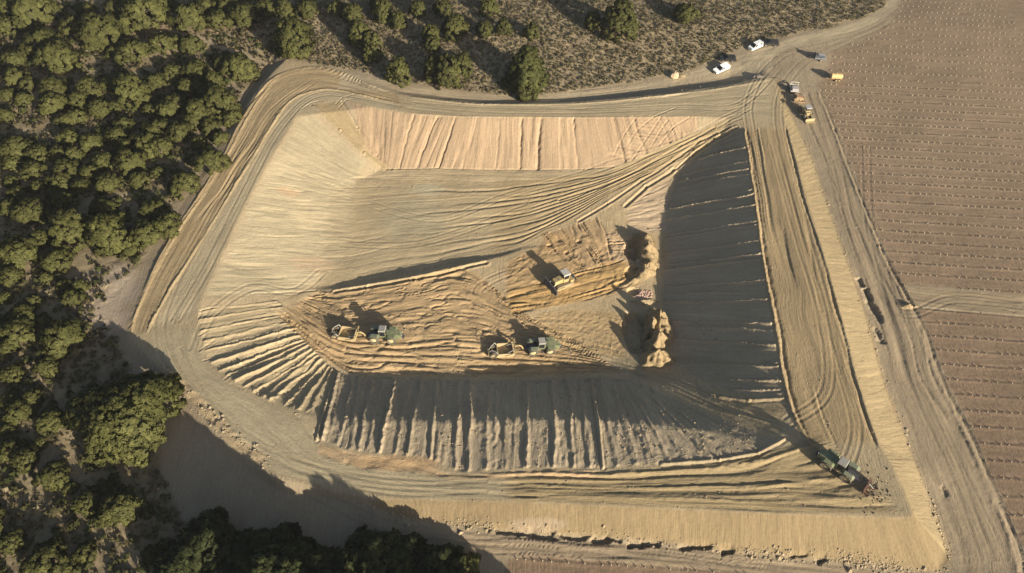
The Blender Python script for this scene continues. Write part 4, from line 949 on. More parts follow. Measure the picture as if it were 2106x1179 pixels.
def along(pxl, n, spread):
    p = np.array([q[:2] for q in pxl], float); s = np.concatenate([[0], np.cumsum(np.hypot(*np.diff(p, axis=0).T))])
    u = r.uniform(0, s[-1], n)
    gx, gy, _ = ground_at(np.interp(u, s, p[:, 0]), np.interp(u, s, p[:, 1]))
    return gx + r.normal(0, spread, n), gy + r.normal(0, spread, n)
seg = [along(TOE_BOT, 900, .55), along([(1529, 1136), (1620, 1142)], 260, .5), along([(1722, 1150), (1860, 1170)], 420, .6), along([(1905, 1020), (1952, 1140)], 120, .5), along(TOE_RIGHT, 420, .4), along([(318, 752), (375, 800), (440, 868), (500, 920), (550, 955)], 420, .8),
       along([(940, 1072), (1010, 1084)], 160, .4), along([(1400, 186), (1556, 160)], 60, .3)]
xs = np.concatenate([a for a, b in seg]); ys = np.concatenate([b for a, b in seg])
stones('rubble', xs, ys, r.gamma(1.1, .085, len(xs)) + .035, 13)
i = r.uniform(-42, 60, 16000); j = r.uniform(50, 168, 16000)
ii = np.searchsorted(X1, i); jj = np.searchsorted(Y1, j)
m_ = (REG[jj, ii] >= R_CREST) & (fbm(i / 5, j / 5, 91, 3) > .5)
stones('clods', i[m_], j[m_], r.gamma(2, .025, m_.sum()) + .04, 14)
i = r.uniform(-52, 44, 9000); j = r.uniform(52, 96, 9000)
ii = np.searchsorted(X1, i); jj = np.searchsorted(Y1, j)
m_ = (REG[jj, ii] >= R_SLOPE) & (fbm(i / 2.5, j / 2.5, 93, 3) > .52)
stones('slope_clods', i[m_], j[m_], r.gamma(1.6, .045, m_.sum()) + .05, 15)

# ------------------------------------------------------------------ mesh pieces for the machines
class MB:
    def __init__(s): s.v, s.f = [], []
    def _add(s, v, f):
        o = len(s.v); s.v += [tuple(p) for p in v]; s.f += [tuple(o + i for i in q) for q in f]; return s
    def box(s, x0, x1, y0, y1, z0, z1, top=0, rz=0, c=None):
        """box; top = how much the upper face is drawn in"""
        t = top
        v = [(x0, y0, z0), (x1, y0, z0), (x1, y1, z0), (x0, y1, z0), (x0 + t, y0 + t, z1), (x1 - t, y0 + t, z1), (x1 - t, y1 - t, z1), (x0 + t, y1 - t, z1)]
        if rz:
            cx, cy = c or ((x0 + x1) / 2, (y0 + y1) / 2); ca, sa = math.cos(rz), math.sin(rz)
            v = [(cx + (x - cx) * ca - (y - cy) * sa, cy + (x - cx) * sa + (y - cy) * ca, z) for x, y, z in v]
        return s._add(v, [(3, 2, 1, 0), (4, 5, 6, 7), (0, 1, 5, 4), (1, 2, 6, 5), (2, 3, 7, 6), (3, 0, 4, 7)])
    def prism(s, prof, y0, y1, inset=0):
        """side outline (x, z) drawn between y0 and y1"""
        n = len(prof)
        v = [(x, y0, z) for x, z in prof] + [(x, y1, z) for x, z in prof]
        f = [tuple(range(n)), tuple(range(2 * n - 1, n - 1, -1))] + [(k, n + k, n + (k + 1) % n, (k + 1) % n) for k in range(n)]
        return s._add(v, f)
    def tube(s, p0, p1, r, seg=10, r1=None, cap=True):
        p0, p1 = Vector(p0), Vector(p1); ax = (p1 - p0).normalized(); t = ax.orthogonal().normalized(); b = ax.cross(t); r1 = r if r1 is None else r1
        v = [p0 + (t * math.cos(a) + b * math.sin(a)) * r for a in [2 * math.pi * k / seg for k in range(seg)]]
        v += [p1 + (t * math.cos(a) + b * math.sin(a)) * r1 for a in [2 * math.pi * k / seg for k in range(seg)]]
        f = [(k, (k + 1) % seg, seg + (k + 1) % seg, seg + k) for k in range(seg)]
        if cap: f += [tuple(range(seg - 1, -1, -1)), tuple(range(seg, 2 * seg))]
        return s._add(v, f)
    def path(s, pts_, r, seg=8):
        for a, b in zip(pts_, pts_[1:]): s.tube(a, b, r, seg)
        return s
    def ring(s, c, r0, r1, w, seg=22, tread=0):
        """tyre or hoop round the y axis: outer radius r0, inner r1, width w"""
        c = Vector(c); v, f = [], []
        prof = [(r1, -w * .42), (r0 * .93, -w * .5), (r0, -w * .38), (r0, w * .38), (r0 * .93, w * .5), (r1, w * .42)]
        n = len(prof)
        for k in range(seg):
            a = 2 * math.pi * k / seg; g = 1 - (tread if k % 2 else 0)
            for (rr, yy) in prof: v.append(c + Vector((math.cos(a) * rr * g, yy, math.sin(a) * rr * g)))
        for k in range(seg):
            for q in range(n):
                f.append((k * n + q, k * n + (q + 1) % n, ((k + 1) % seg) * n + (q + 1) % n, ((k + 1) % seg) * n + q))
        return s._add(v, f)
    def build(s, name, m, parent=None, smooth=False):
        me = bpy.data.meshes.new(name); me.from_pydata(s.v, [], s.f); me.materials.append(m)
        me.polygons.foreach_set('use_smooth', np.full(len(s.f), smooth, bool)); me.update()
        o = bpy.data.objects.new(name, me); COL.objects.link(o)
        if parent: o.parent = parent
        return o

def thing(name, label, cat, group=None):
    o = bpy.data.objects.new(name, None); COL.objects.link(o); o.empty_display_size = .5
    return tag(o, label, cat, group)
def slope_place(o, x, y, heading, lx=2.0, ly=1.2, dz=0.0):
    """stand a thing on the ground, tilted with it"""
    ca, sa = math.cos(heading), math.sin(heading)
    h = lambda a, b: float(height(x + ca * a - sa * b, y + sa * a + ca * b))
    fx = (h(lx, ly) + h(lx, -ly) - h(-lx, ly) - h(-lx, -ly)) / (4 * lx)
    fy = (h(lx, ly) + h(-lx, ly) - h(lx, -ly) - h(-lx, -ly)) / (4 * ly)
    zz = (h(lx, ly) + h(lx, -ly) + h(-lx, ly) + h(-lx, -ly)) / 4
    X = Vector((ca, sa, fx)).normalized(); Y = Vector((-sa, ca, fy)).normalized(); Z = X.cross(Y).normalized(); Y = Z.cross(X)
    M = Matrix((X, Y, Z)).transposed().to_4x4(); M.translation = (x, y, zz + dz)
    o.matrix_world = M
def head_px(a, b):
    A, B = G(*a), G(*b); return math.atan2(B[1] - A[1], B[0] - A[0])
def copy_tree(o, parent=None):
    c = o.copy(); COL.objects.link(c); c.parent = parent
    for ch in [q for q in bpy.data.objects if q.parent == o]: copy_tree(ch, c)
    return c

M_GREEN = mat('green_paint', (.05, .115, .045), .6, var=.2, dust=.55)
M_GREEN2 = mat('dusty_green_paint', (.13, .17, .11), .6, var=.12, dust=.35)
M_ROOF = mat('dusty_grey_roof', (.27, .265, .25), .6, var=.1, dust=.3)
M_YEL = mat('yellow_paint', (.40, .29, .09), .6, var=.15, dust=.6)
M_TAN = mat('dusty_yellow_steel', (.38, .29, .145), .75, var=.22, dust=.55)
M_TYRE = mat('tyre_rubber', (.035, .034, .032), .9, var=.2, dust=.35)
M_RIM = mat('cream_rim', (.55, .47, .25), .55, var=.1, dust=.2)
M_GREY = mat('grey_steel', (.33, .33, .34), .5, var=.15, dust=.2)
M_LGREY = mat('light_grey_paint', (.47, .455, .41), .6, var=.08, dust=.25)
M_DSTEEL = mat('dark_steel', (.085, .085, .095), .45, .35, var=.2, dust=.06)
M_GLASS = mat('dark_glass', (.015, .018, .02), .3, var=.05, spec=.3)
M_WHITE = mat('white_paint', (.80, .80, .77), .35, var=.03, dust=.05)
M_BLACK = mat('black_paint', (.018, .02, .022), .25, var=.1, dust=.05)
M_NAVY = mat('dark_grey_paint', (.03, .028, .03), .3, var=.1, dust=.06)
M_RUST = mat('rust_orange_paint', (.30, .16, .085), .7, var=.25, dust=.45)
M_RED = mat('red_brown_paint', (.13, .055, .04), .6, var=.2, dust=.25)
M_LAMP = mat('lamp_glass', (.75, .72, .6), .15, var=.02)
M_TAIL = mat('tail_lamp', (.3, .02, .02), .2, var=.02)
M_TRACK = mat('track_steel', (.20, .16, .11), .7, .2, var=.3, dust=.5)
M_CREAM = mat('ochre_tank_paint', (.52, .38, .16), .5, var=.08, dust=.2)
M_BLUE = mat('blue_grey_paint', (.12, .145, .18), .5, var=.12, dust=.15)

def wheel(parent, x, y, r, w, rim=M_RIM, rr=.55, tread=.05):
    t = MB().ring((x, y, r), r, r * rr, w, 26, tread).build('wheel', M_TYRE, parent)
    s = 1 if y > 0 else -1
    MB().tube((x, y - w * .2, r), (x, y + w * .2, r), r * rr, 18).tube((x, y + s * w * .2, r), (x, y + s * w * .36, r), r * .2, 10).build('rim', rim, t)
    return t

def make_tractor(label, group):
    """articulated four wheel drive tractor, engine hood in front, cab in the middle, bare rear frame"""
    t = thing('tractor', label, 'tractor', group)
    MB().prism([(.55, 1.0), (3.75, 1.0), (3.9, 1.25), (3.85, 1.95), (3.6, 2.15), (.55, 2.4)], -.62, .62).box(.6, 3.3, -.64, .64, 2.1, 2.16).box(1.2, 3.5, -.5, .5, .7, 1.0).build('hood', M_GREEN, t)
    MB().box(3.91, 3.96, -.5, .5, 1.2, 1.9).box(3.96, 4.3, -.42, .42, .75, 1.15).build('grille', M_DSTEEL, t)
    for s in (-1, 1): MB().box(3.9, 3.97, s * .42 - .12, s * .42 + .12, 1.92, 2.08).build('headlight', M_LAMP, t)
    for s in (-1, 1):
        MB().prism([(.75, 2.0), (1.15, 2.28), (2.55, 2.28), (2.95, 2.0), (2.95, 1.93), (2.5, 2.2), (1.2, 2.2), (.75, 1.93)], s * .7, s * 1.52).build('fender', M_GREEN, t)
        MB().prism([(-2.9, 2.0), (-2.45, 2.28), (-1.05, 2.28), (-.7, 2.0), (-.7, 1.93), (-1.1, 2.2), (-2.4, 2.2), (-2.9, 1.93)], s * .7, s * 1.52).build('fender', M_GREEN2, t)
    cab = MB().box(-.78, .6, -.78, .78, 1.35, 1.75).box(-.78, -.7, -.78, -.7, 1.75, 3.2).box(-.78, -.7, .7, .78, 1.75, 3.2).box(.44, .52, -.78, -.7, 1.75, 3.2).box(.44, .52, .7, .78, 1.75, 3.2).build('cab', M_GREEN, t)
    MB().box(-.86, .66, -.86, .86, 3.2, 3.46, .1).build('cab_roof', M_ROOF, cab)
    MB().box(-.74, .48, -.74, .74, 1.75, 3.2).build('cab_glass', M_GLASS, cab)
    MB().box(-3.3, -.95, -.5, .5, .8, 1.35).box(-2.9, -1.2, -.95, -.6, 1.15, 1.7).box(-2.9, -1.2, .6, .95, 1.15, 1.7).box(-2.6, -1.4, -.4, .4, 1.35, 1.75).build('rear_frame', M_DSTEEL, t)
    MB().box(-1.0, .6, -.34, .34, .75, 1.3).build('articulation_joint', M_DSTEEL, t)
    MB().tube((1.0, -.72, 1.6), (1.0, -.72, 3.25), .075).build('exhaust', M_DSTEEL, t)
    MB().tube((1.35, .5, 2.2), (1.35, .5, 3.0), .11).build('air_intake', M_DSTEEL, t)
    MB().box(-3.9, -3.3, -.12, .12, .55, .8).box(-3.4, -3.3, -.45, .45, .5, 1.2).build('hitch', M_DSTEEL, t)
    MB().box(-.1, .3, -1.25, -.8, .6, .72).box(-.1, .3, -1.2, -.8, .95, 1.05).build('step', M_DSTEEL, t)
    for x in (1.85, -1.8):
        for y in (-1.22, 1.22): wheel(t, x, y, 1.06, .8, rr=.58)
    return t

def make_scraper(label, group):
    """towed earth scraper: open bowl between side plates, apron, gooseneck, rear wheels and push frame"""
    t = thing('earth_scraper', label, 'scraper', group)
    b = MB()
    for s in (-1, 1): b.prism([(-1.9, .35), (1.4, .25), (1.75, .8), (1.3, 1.35), (-1.6, 1.55), (-2.1, 1.0)], s * 1.38 - .05, s * 1.38 + .05)
    b.box(-1.9, 1.4, -1.33, 1.33, .22, .34).prism([(-2.0, .34), (-1.85, .34), (-1.7, 1.5), (-1.85, 1.5)], -1.33, 1.33).build('bowl', M_TAN, t)
    MB().prism([(1.45, .3), (1.75, .5), (1.7, 1.15), (1.45, 1.4), (1.38, 1.35), (1.6, 1.1), (1.64, .55), (1.4, .36)], -1.3, 1.3).build('apron', M_TAN, t)
    MB().path([(3.7, 0, .7), (3.3, 0, 1.7), (2.6, 0, 2.15), (1.9, 0, 1.9)], .16).box(1.8, 2.0, -1.6, 1.6, 1.72, 1.98).build('gooseneck', M_YEL, t)
    for s in (-1, 1):
        MB().path([(1.9, s * 1.55, 1.85), (.8, s * 1.55, 1.2), (-.3, s * 1.55, .8)], .11).build('side_arm', M_YEL, t)
        MB().tube((1.9, s * .8, 1.95), (.9, s * .9, 1.4), .06).tube((.9, s * .9, 1.4), (.3, s * .95, 1.2), .045).build('hydraulic_cylinder', M_LGREY, t)
        wheel(t, -2.75, s * .95, .78, .6, M_TAN)
    MB().box(-3.7, -1.9, -.22, .22, .75, 1.0).box(-2.85, -2.65, -.7, .7, .68, .88).box(-3.75, -3.6, -.9, .9, .5, 1.1).build('push_frame', M_TAN, t)
    MB().path([(-1.9, -1.2, 1.5), (-2.2, -1.2, 2.2), (-3.1, -.5, 2.0), (-3.6, -.3, 1.0)], .06).path([(-1.9, 1.2, 1.5), (-2.2, 1.2, 2.2), (-3.1, .5, 2.0), (-3.6, .3, 1.0)], .06).build('rear_brace', M_LGREY, t)
    return t

tr = make_tractor('dusty green tractor, left of the two pulling earth scrapers across the pit floor', 'green tractors at work')
h = head_px((772, 706), (808, 708)); x, y, z = G(790, 704)
slope_place(tr, x, y + .9, h)
def behind(x, y, h, d): return x - math.cos(h) * d, y - math.sin(h) * d
sc_ = make_scraper('yellow earth scraper hitched to the left green tractor on the pit floor', 'towed earth scrapers')
bx, by = behind(x, y + .9, h, 7.5); slope_place(sc_, bx, by, h - .06)
tr2 = copy_tree(tr); tag(tr2, 'green tractor with cream wheel rims, right of the two pulling earth scrapers')
h2 = head_px((1094, 732), (1127, 729)); x, y, z = G(1112, 727)
slope_place(tr2, x, y + .9, h2)
sc2 = copy_tree(sc_); tag(sc2, 'yellow earth scraper hitched to the right green tractor on the pit floor')
bx, by = behind(x, y + .9, h2, 7.5); slope_place(sc2, bx, by, h2 + .03)
tr3 = copy_tree(tr); tag(tr3, 'green tractor at the head of the ramp in the lower right corner of the pit')
h3 = head_px((1745, 978), (1700, 950)); x, y, z = G(1722, 966)
slope_place(tr3, x, y, h3)
lv = thing('land_leveller', 'red brown land leveller towed behind the tractor in the lower right corner', 'leveller')
MB().box(-1.2, .2, -.12, .12, .5, .7).tube((.1, 0, .6), (2.4, 0, .7), .09).box(-.2, .0, -1.6, 1.6, .55, .8).build('frame', M_RED, lv)
MB().prism([(.1, .05), (.35, .05), (.1, .45), (.25, 1.0), (.1, 1.0), (-.05, .45)], -1.7, 1.7).build('blade', M_RED, lv)
for s in (-1, 1): wheel(lv, -1.2, s * .8, .5, .35, M_RED)
MB().tube((-.9, 0, .7), (-.1, 0, 1.3), .06).tube((-.1, 0, .7), (-.1, 0, 1.35), .06).build('lift_cylinder', M_LGREY, lv)
bx, by = behind(x, y, h3, 5.3); slope_place(lv, bx, by, h3, 1.0)

def make_dozer():
    t = thing('bulldozer', 'yellow bulldozer with white cab roof pushing soil on the pit floor', 'bulldozer')
    for s in (-1, 1):
        prof = [(-1.75, .5), (-1.6, .12), (-1.3, 0), (1.5, 0), (1.85, .15), (2.0, .5), (1.8, .85), (1.5, .98), (-1.3, .98), (-1.65, .85)]
        k = MB().prism(prof, s * 1.05 - .3, s * 1.05 + .3).build('track', M_TRACK, t)
        g = MB()
        for q in range(15): g.box(-1.5 + q * .22, -1.42 + q * .22, s * 1.05 - .31, s * 1.05 + .31, .97, 1.03)
        g.build('grouser', M_TRACK, k)
        MB().box(-1.2, 1.4, s * 1.05 - .32 * s - .02, s * 1.05 + .33 * s, .4, .62).build('track_frame', M_YEL, k)
        MB().tube((.2, s * 1.5, .55), (2.5, s * 1.45, .45), .12).build('push_arm', M_YEL, t)
        MB().tube((1.5, s * .5, 1.6), (2.45, s * .75, .9), .07).build('lift_cylinder', M_LGREY, t)
    MB().prism([(.2, .7), (1.9, .7), (2.0, 1.1), (1.95, 1.75), (.2, 1.95)], -.55, .55).build('hood', M_YEL, t)
    MB().box(-1.7, .2, -.72, .72, .7, 1.35).box(-1.7, -1.0, -1.2, 1.2, 1.0, 1.55).build('body', M_YEL, t)
    c = MB().box(-1.0, .25, -.7, .7, 1.35, 1.7).box(-1.0, -.92, -.7, -.62, 1.7, 2.8).box(-1.0, -.92, .62, .7, 1.7, 2.8).box(.12, .2, -.7, -.62, 1.7, 2.8).box(.12, .2, .62, .7, 1.7, 2.8).build('cab', M_YEL, t)
    MB().box(-.96, .16, -.66, .66, 1.7, 2.8).build('cab_glass', M_GLASS, c)
    MB().box(-1.15, .35, -.85, .85, 2.8, 2.98, .06).build('cab_roof', M_LGREY, c)
    MB().prism([(2.45, .0), (2.75, .02), (2.5, .4), (2.45, .8), (2.55, 1.15), (2.8, 1.4), (2.68, 1.42), (2.4, 1.2), (2.32, .8), (2.36, .35)], -2.1, 2.1).build('blade', M_DSTEEL, t)
    MB().tube((1.1, .3, 1.85), (1.1, .3, 2.5), .06).build('exhaust', M_DSTEEL, t)
    r_ = MB().box(-2.5, -1.7, -.35, .35, .7, 1.0).box(-2.6, -2.45, -.8, .8, .7, .95)
    for s in (-.6, 0, .6): r_.prism([(-2.6, .9), (-2.45, .9), (-2.4, .15), (-2.55, .3)], s - .06, s + .06)
    r_.build('ripper', M_DSTEEL, t)
    return t
dz = make_dozer(); x, y, z = G(1156, 584)
slope_place(dz, x, y, head_px((1176, 578), (1134, 594)), 1.6, 1.0)
dz.scale = (1.22, 1.22, 1.22)

# ------------------------------------------------------------------ cars by the scrub
def car(name, label, cat, paint, kind, cargo=None):
    t = thing(name, label, cat, 'vehicles parked beside the scrub')
    L = {'pickup': 2.55, 'van': 2.1, 'suv': 2.25}[kind]; W = .88
    if kind == 'pickup':
        MB().prism([(-L, .45), (L - .1, .45), (L, .7), (L - .1, .98), (1.15, 1.08), (-.45, 1.08), (-.45, .72), (-L, .72)], -W, W).build('body', paint, t)
        cabp = [(1.3, 1.06), (.35, 1.72), (-.42, 1.76), (-.5, 1.06)]
        bed = MB().box(-L, -.5, -W, -W + .06, .72, 1.14).box(-L, -.5, W - .06, W, .72, 1.14).box(-L, -L + .06, -W, W, .72, 1.12).build('cargo_bed', paint, t)
        MB().prism([(-L + .1, 1.14), (-.52, 1.14), (-.55, 1.62), (-L + .18, 1.6)], -W + .03, W - .03).build('cargo_box', M_WHITE, t)
    elif kind == 'van':
        MB().prism([(-L, .42), (L - .05, .42), (L, .7), (L - .12, .98), (1.2, 1.08), (-L + .02, 1.08)], -W, W).build('body', paint, t)
        cabp = [(1.4, 1.06), (.5, 1.78), (-L + .12, 1.84), (-L + .02, 1.08)]
    else:
        MB().prism([(-L, .45), (L - .08, .45), (L, .72), (L - .1, .95), (1.05, 1.04), (-L + .03, 1.06)], -W, W).build('body', paint, t)
        cabp = [(1.1, 1.04), (.35, 1.6), (-L + .5, 1.64), (-L + .08, 1.06)]
    v = []
    n = len(cabp)
    c = MB()
    lo, hi = W - .02, W - .16
    vv = [(p[0], -(lo if p[1] < 1.3 else hi), p[1]) for p in cabp] + [(p[0], (lo if p[1] < 1.3 else hi), p[1]) for p in cabp]
    c._add(vv, [(0, 1, 2, 3), (7, 6, 5, 4), (0, 4, 5, 1), (1, 5, 6, 2), (2, 6, 7, 3), (3, 7, 4, 0)])
    cab = c.build('cab', paint, t)
    def lerp(a, b, q): return tuple(a[k] + (b[k] - a[k]) * q for k in range(3))
    def pane(q0, q1, q2, q3, name, e=.012, m=.1):
        P = [Vector(q) for q in (q0, q1, q2, q3)]; ctr = sum(P, Vector()) / 4; nrm = (P[1] - P[0]).cross(P[3] - P[0]).normalized()
        if nrm.dot(ctr - Vector((0, 0, 1.3))) < 0: nrm = -nrm
        P = [p + (ctr - p) * m for p in P]
        MB()._add([p + nrm * e for p in P] + [p - nrm * e for p in P], [(0, 1, 2, 3), (7, 6, 5, 4), (0, 4, 5, 1), (1, 5, 6, 2), (2, 6, 7, 3), (3, 7, 4, 0)]).build(name, M_GLASS, cab)
    pane(vv[0], vv[4], vv[5], vv[1], 'windscreen', m=.03)
    pane(vv[2], vv[6], vv[7], vv[3], 'rear_window', m=.18)
    for o in (0, 4):
        a, b, d, e = vv[o], vv[o + 1], vv[o + 2], vv[o + 3]
        if kind == 'van':
            pane(lerp(a, e, .02), lerp(a, e, .42), lerp(b, d, .28), lerp(b, d, .02), 'side_window', m=.16)
            pane(lerp(a, e, .68), lerp(a, e, .97), lerp(b, d, .95), lerp(b, d, .6), 'side_window', m=.2)
        else:
            pane(lerp(a, e, .03), lerp(a, e, .5), lerp(b, d, .46), lerp(b, d, .03), 'side_window', m=.14)
            pane(lerp(a, e, .52), lerp(a, e, .96), lerp(b, d, .95), lerp(b, d, .5), 'side_window', m=.14)
    for s in (-1, 1):
        MB().box(L - .09, L + .01, s * .62 - .16, s * .62 + .16, .72, .88).build('headlight', M_LAMP, t)
        MB().box(-L - .02, -L + .05, s * .74 - .09, s * .74 + .09, .72, 1.0).build('tail_light', M_TAIL, t)
        MB().box(.95, 1.12, s * (W + .1) - .09, s * (W + .1) + .09, 1.05, 1.2).build('mirror', paint, t)
        for x in (L * .6, -L * .58): wheel(t, x, s * (W - .1), .34, .22, M_GREY, .62, 0)
    MB().box(L - .05, L + .06, -W + .05, W - .05, .38, .6).build('bumper', M_DSTEEL if kind != 'van' else paint, t)
    return t
for args, c0, c1 in ((('pickup_truck', 'white pickup truck with a white cargo box, nearest the pit of the parked vehicles', 'truck', M_WHITE, 'pickup'), (1492, 141), (1472, 150)),
                     (('parked_car', 'black car half in the scrub, just above the white pickup truck', 'car', M_BLACK, 'suv'), (1510, 125), (1482, 124)),
                     (('parked_van', 'white van with dark windscreen parked at the scrub edge beside a dark car', 'van', M_WHITE, 'van'), (1563, 95), (1542, 104)),
                     (('parked_car', 'dark grey car, farthest of the parked vehicles, right of the white van', 'car', M_NAVY, 'suv'), (1599, 94), (1570, 92))):
    t = car(*args); a, b = G(*c0), G(*c1)
    slope_place(t, (a[0] + b[0]) / 2, (a[1] + b[1]) / 2, math.atan2(b[1] - a[1], b[0] - a[0]), 1.4, .8)

# ------------------------------------------------------------------ trailers and machines at the junction
t = thing('water_tank_trailer', 'ochre yellow tank trailer standing at the edge of the vineyard field', 'trailer')
n_ = 20
MB().tube((-1.45, 0, 1.35), (1.45, 0, 1.35), .78, n_).build('tank', M_CREAM, t, False)
MB().tube((1.45, 0, 1.35), (1.62, 0, 1.35), .78, n_, .5).tube((-1.45, 0, 1.35), (-1.62, 0, 1.35), .78, n_, .5).build('tank_end', M_CREAM, t)
MB().tube((.2, 0, 2.1), (.2, 0, 2.3), .25, 12).build('hatch', M_CREAM, t)
MB().box(-1.6, 1.6, -.45, -.35, .5, .62).box(-1.6, 1.6, .35, .45, .5, .62).tube((1.6, .3, .55), (2.6, 0, .5), .06).tube((1.6, -.3, .55), (2.6, 0, .5), .06).build('chassis', M_RUST, t)
for x in (-.15, -.95):
    for s in (-1, 1): wheel(t, x, s * .72, .4, .26, M_CREAM)
x, y, z = G(1717, 165); slope_place(t, x, y, R(176), 1.2, .7)
t = thing('flatbed_trailer', 'low blue grey flatbed trailer with a thin pole, above the yellow tank trailer', 'trailer')
MB().box(-1.6, 1.5, -.95, .95, .55, .66).build('bed', M_BLUE, t)
for s in (-1, 1): MB().box(-1.6, 1.5, s * .95 - .05, s * .95 + .05, .66, 1.15).build('side_rail', M_BLUE, t)
MB().box(1.3, 1.5, -.85, .85, .66, 1.9).box(.5, 1.3, -.7, .7, .66, 1.6).build('headboard', M_DSTEEL, t)
MB().tube((1.35, -.6, 1.9), (1.35, -.6, 3.9), .045).build('pole', M_DSTEEL, t)
MB().tube((1.5, .5, .6), (2.7, 0, .5), .06).tube((1.5, -.5, .6), (2.7, 0, .5), .06).build('drawbar', M_BLUE, t)
for s in (-1, 1): wheel(t, -.4, s * 1.12, .42, .25, M_GREY)
x, y, z = G(1684, 122); slope_place(t, x, y, R(174), 1.2, .8)
t = thing('harrow_frame', 'grey steel harrow frame on dark wheels, topmost machine by the embankment head', 'harrow')
MB().box(-1.7, 1.7, -1.15, -.95, .85, 1.05).box(-1.7, 1.7, .95, 1.15, .85, 1.05).box(-1.7, -1.5, -.95, .95, .85, 1.05).box(1.5, 1.7, -.95, .95, .85, 1.05).box(-.1, .1, -.95, .95, .85, 1.05).build('frame', M_LGREY, t)
MB().path([(1.7, -.8, .95), (2.9, 0, .8), (1.7, .8, .95)], .08).path([(.9, -1.05, 1.05), (.9, -1.05, 2.2), (.9, 1.05, 2.2), (.9, 1.05, 1.05)], .08).build('drawbar', M_LGREY, t)
for x in (-1.1, -.35, .4):
    d = MB()
    for k in range(7): d.tube((x, -1.05 + k * .35, .35), (x, -1.0 + k * .35, .35), .35, 14)
    d.tube((x, -1.2, .35), (x, 1.2, .35), .05).build('disc_gang', M_DSTEEL, t)
MB().box(-1.5, -.3, -.8, .8, 1.06, 1.75).build('weight_box', M_GREY, t)
for s in (-1, 1): wheel(t, 1.0, s * 1.35, .5, .3, M_GREY)
x, y, z = G(1631, 187); slope_place(t, x, y, R(84), 1.2, .8)
t = thing('towed_roller', 'rust orange towed roller with pale drums, middle machine by the embankment head', 'roller')
MB().box(-1.5, 1.5, -1.4, -1.25, .75, 1.05).box(-1.5, 1.5, 1.25, 1.4, .75, 1.05).box(-1.5, -1.3, -1.25, 1.25, .75, 1.05).box(1.3, 1.5, -1.25, 1.25, .75, 1.05).box(-.6, .6, -.9, .9, 1.25, 1.75, .1).build('frame', M_RUST, t)
for s in (-1, 1):
    d = MB().tube((0, s * .08, .62), (0, s * 1.15, .62), .62, 20)
    for k in range(12):
        a = k * math.pi / 6
        for yy in (.3, .6, .9): d.tube((math.cos(a) * .6, s * yy, .62 + math.sin(a) * .6), (math.cos(a) * .76, s * yy, .62 + math.sin(a) * .76), .08, 5)
    d.build('drum', M_TAN, t)
MB().path([(1.4, -1.1, .9), (3.0, 0, .7), (1.4, 1.1, .9)], .09).build('drawbar', M_RUST, t)
x, y, z = G(1641, 209); slope_place(t, x, y, R(82), 1.0, .9)
M_LOADER = mat('dusty_loader_paint', (.36, .28, .13), .75, var=.2, dust=.6)
t = thing('wheel_loader', 'yellow wheel loader with grey canopy roof, lowest machine by the embankment head', 'loader')
MB().prism([(-2.4, .8), (-.3, .8), (-.3, 1.75), (-2.2, 1.7), (-2.45, 1.3)], -.75, .75).build('engine_cover', M_LOADER, t)
MB().box(-.3, 1.3, -.55, .55, .75, 1.2).box(.9, 1.2, -.7, .7, 1.0, 1.6).build('front_frame', M_LOADER, t)
c = MB().box(-.5, .6, -.65, .65, 1.2, 1.75).build('cab', M_LOADER, t)
for a in (-.46, .52):
    for s in (-1, 1): MB().box(a, a + .08, s * .6 - .04, s * .6 + .04, 1.75, 2.75).build('cab_post', M_DSTEEL, c)
MB().box(-.7, .8, -.8, .8, 2.75, 2.88, .05).build('canopy_roof', M_GREY, c)
MB().box(-.2, .25, -.25, .25, 1.76, 2.1).build('seat', M_BLACK, c)
for s in (-1, 1): MB().path([(1.0, s * .55, 1.55), (2.0, s * .55, 1.1), (2.7, s * .55, .55)], .1).build('lift_arm', M_LOADER, t)
MB().prism([(2.6, .1), (3.5, .1), (3.55, .18), (2.8, .25), (2.7, .9), (3.0, 1.15), (2.92, 1.2), (2.55, .95)], -1.25, 1.25).build('bucket', M_LOADER, t)
for x in (1.2, -1.6):
    for s in (-1, 1): wheel(t, x, s * 1.0, .68, .5, M_LOADER)
x, y, z = G(1656, 237); slope_place(t, x, y, R(-80), 1.3, .9)

# ------------------------------------------------------------------ heaps of soil, boulders
def heap(name, label, px, py, h, rx, ry, rot, col, seed, cat='soil heap', group=None, peak=1.0, lumpy=.25):
    x0, y0, z0 = G(px, py)
    rn, sg = 26, 60
    v, f = [], []
    ca, sa = math.cos(rot), math.sin(rot)
    for i in range(rn + 1):
        q = i / rn
        for k in range(sg):
            a = 2 * math.pi * k / sg
            w = 1 + .22 * math.sin(a * 2 + seed) + .12 * math.sin(a * 5 + seed * 2)
            u, t_ = math.cos(a) * q * rx * w, math.sin(a) * q * ry * w
            x, y = x0 + u * ca - t_ * sa, y0 + u * sa + t_ * ca
            n = .7 * (float(fbm(x / .9, y / .9, seed, 4)) - .5) + .8 * (.5 - abs(2 * float(vn(x / 1.3, y / 1.3, seed + 50)) - 1))
            hh = h * max(0, (1 - q ** peak)) * (1 + lumpy * 1.6 * n) + lumpy * .5 * n * (1 - q)
            v.append((x - x0, y - y0, float(height(x, y)) - z0 + hh - .06 - .25 * (q > .98)))
    for i in range(rn):
        for k in range(sg):
            f.append((i * sg + k, i * sg + (k + 1) % sg, (i + 1) * sg + (k + 1) % sg, (i + 1) * sg + k))
    f = [(a, d, c, b) for a, b, c, d in f]
    me = bpy.data.meshes.new(name); me.from_pydata(v, [], f); me.materials.append(col)
    me.polygons.foreach_set('use_smooth', np.ones(len(f), bool)); me.update()
    o = bpy.data.objects.new(name, me); o.location = (x0, y0, z0); COL.objects.link(o)
    return tag(o, label, cat, group)
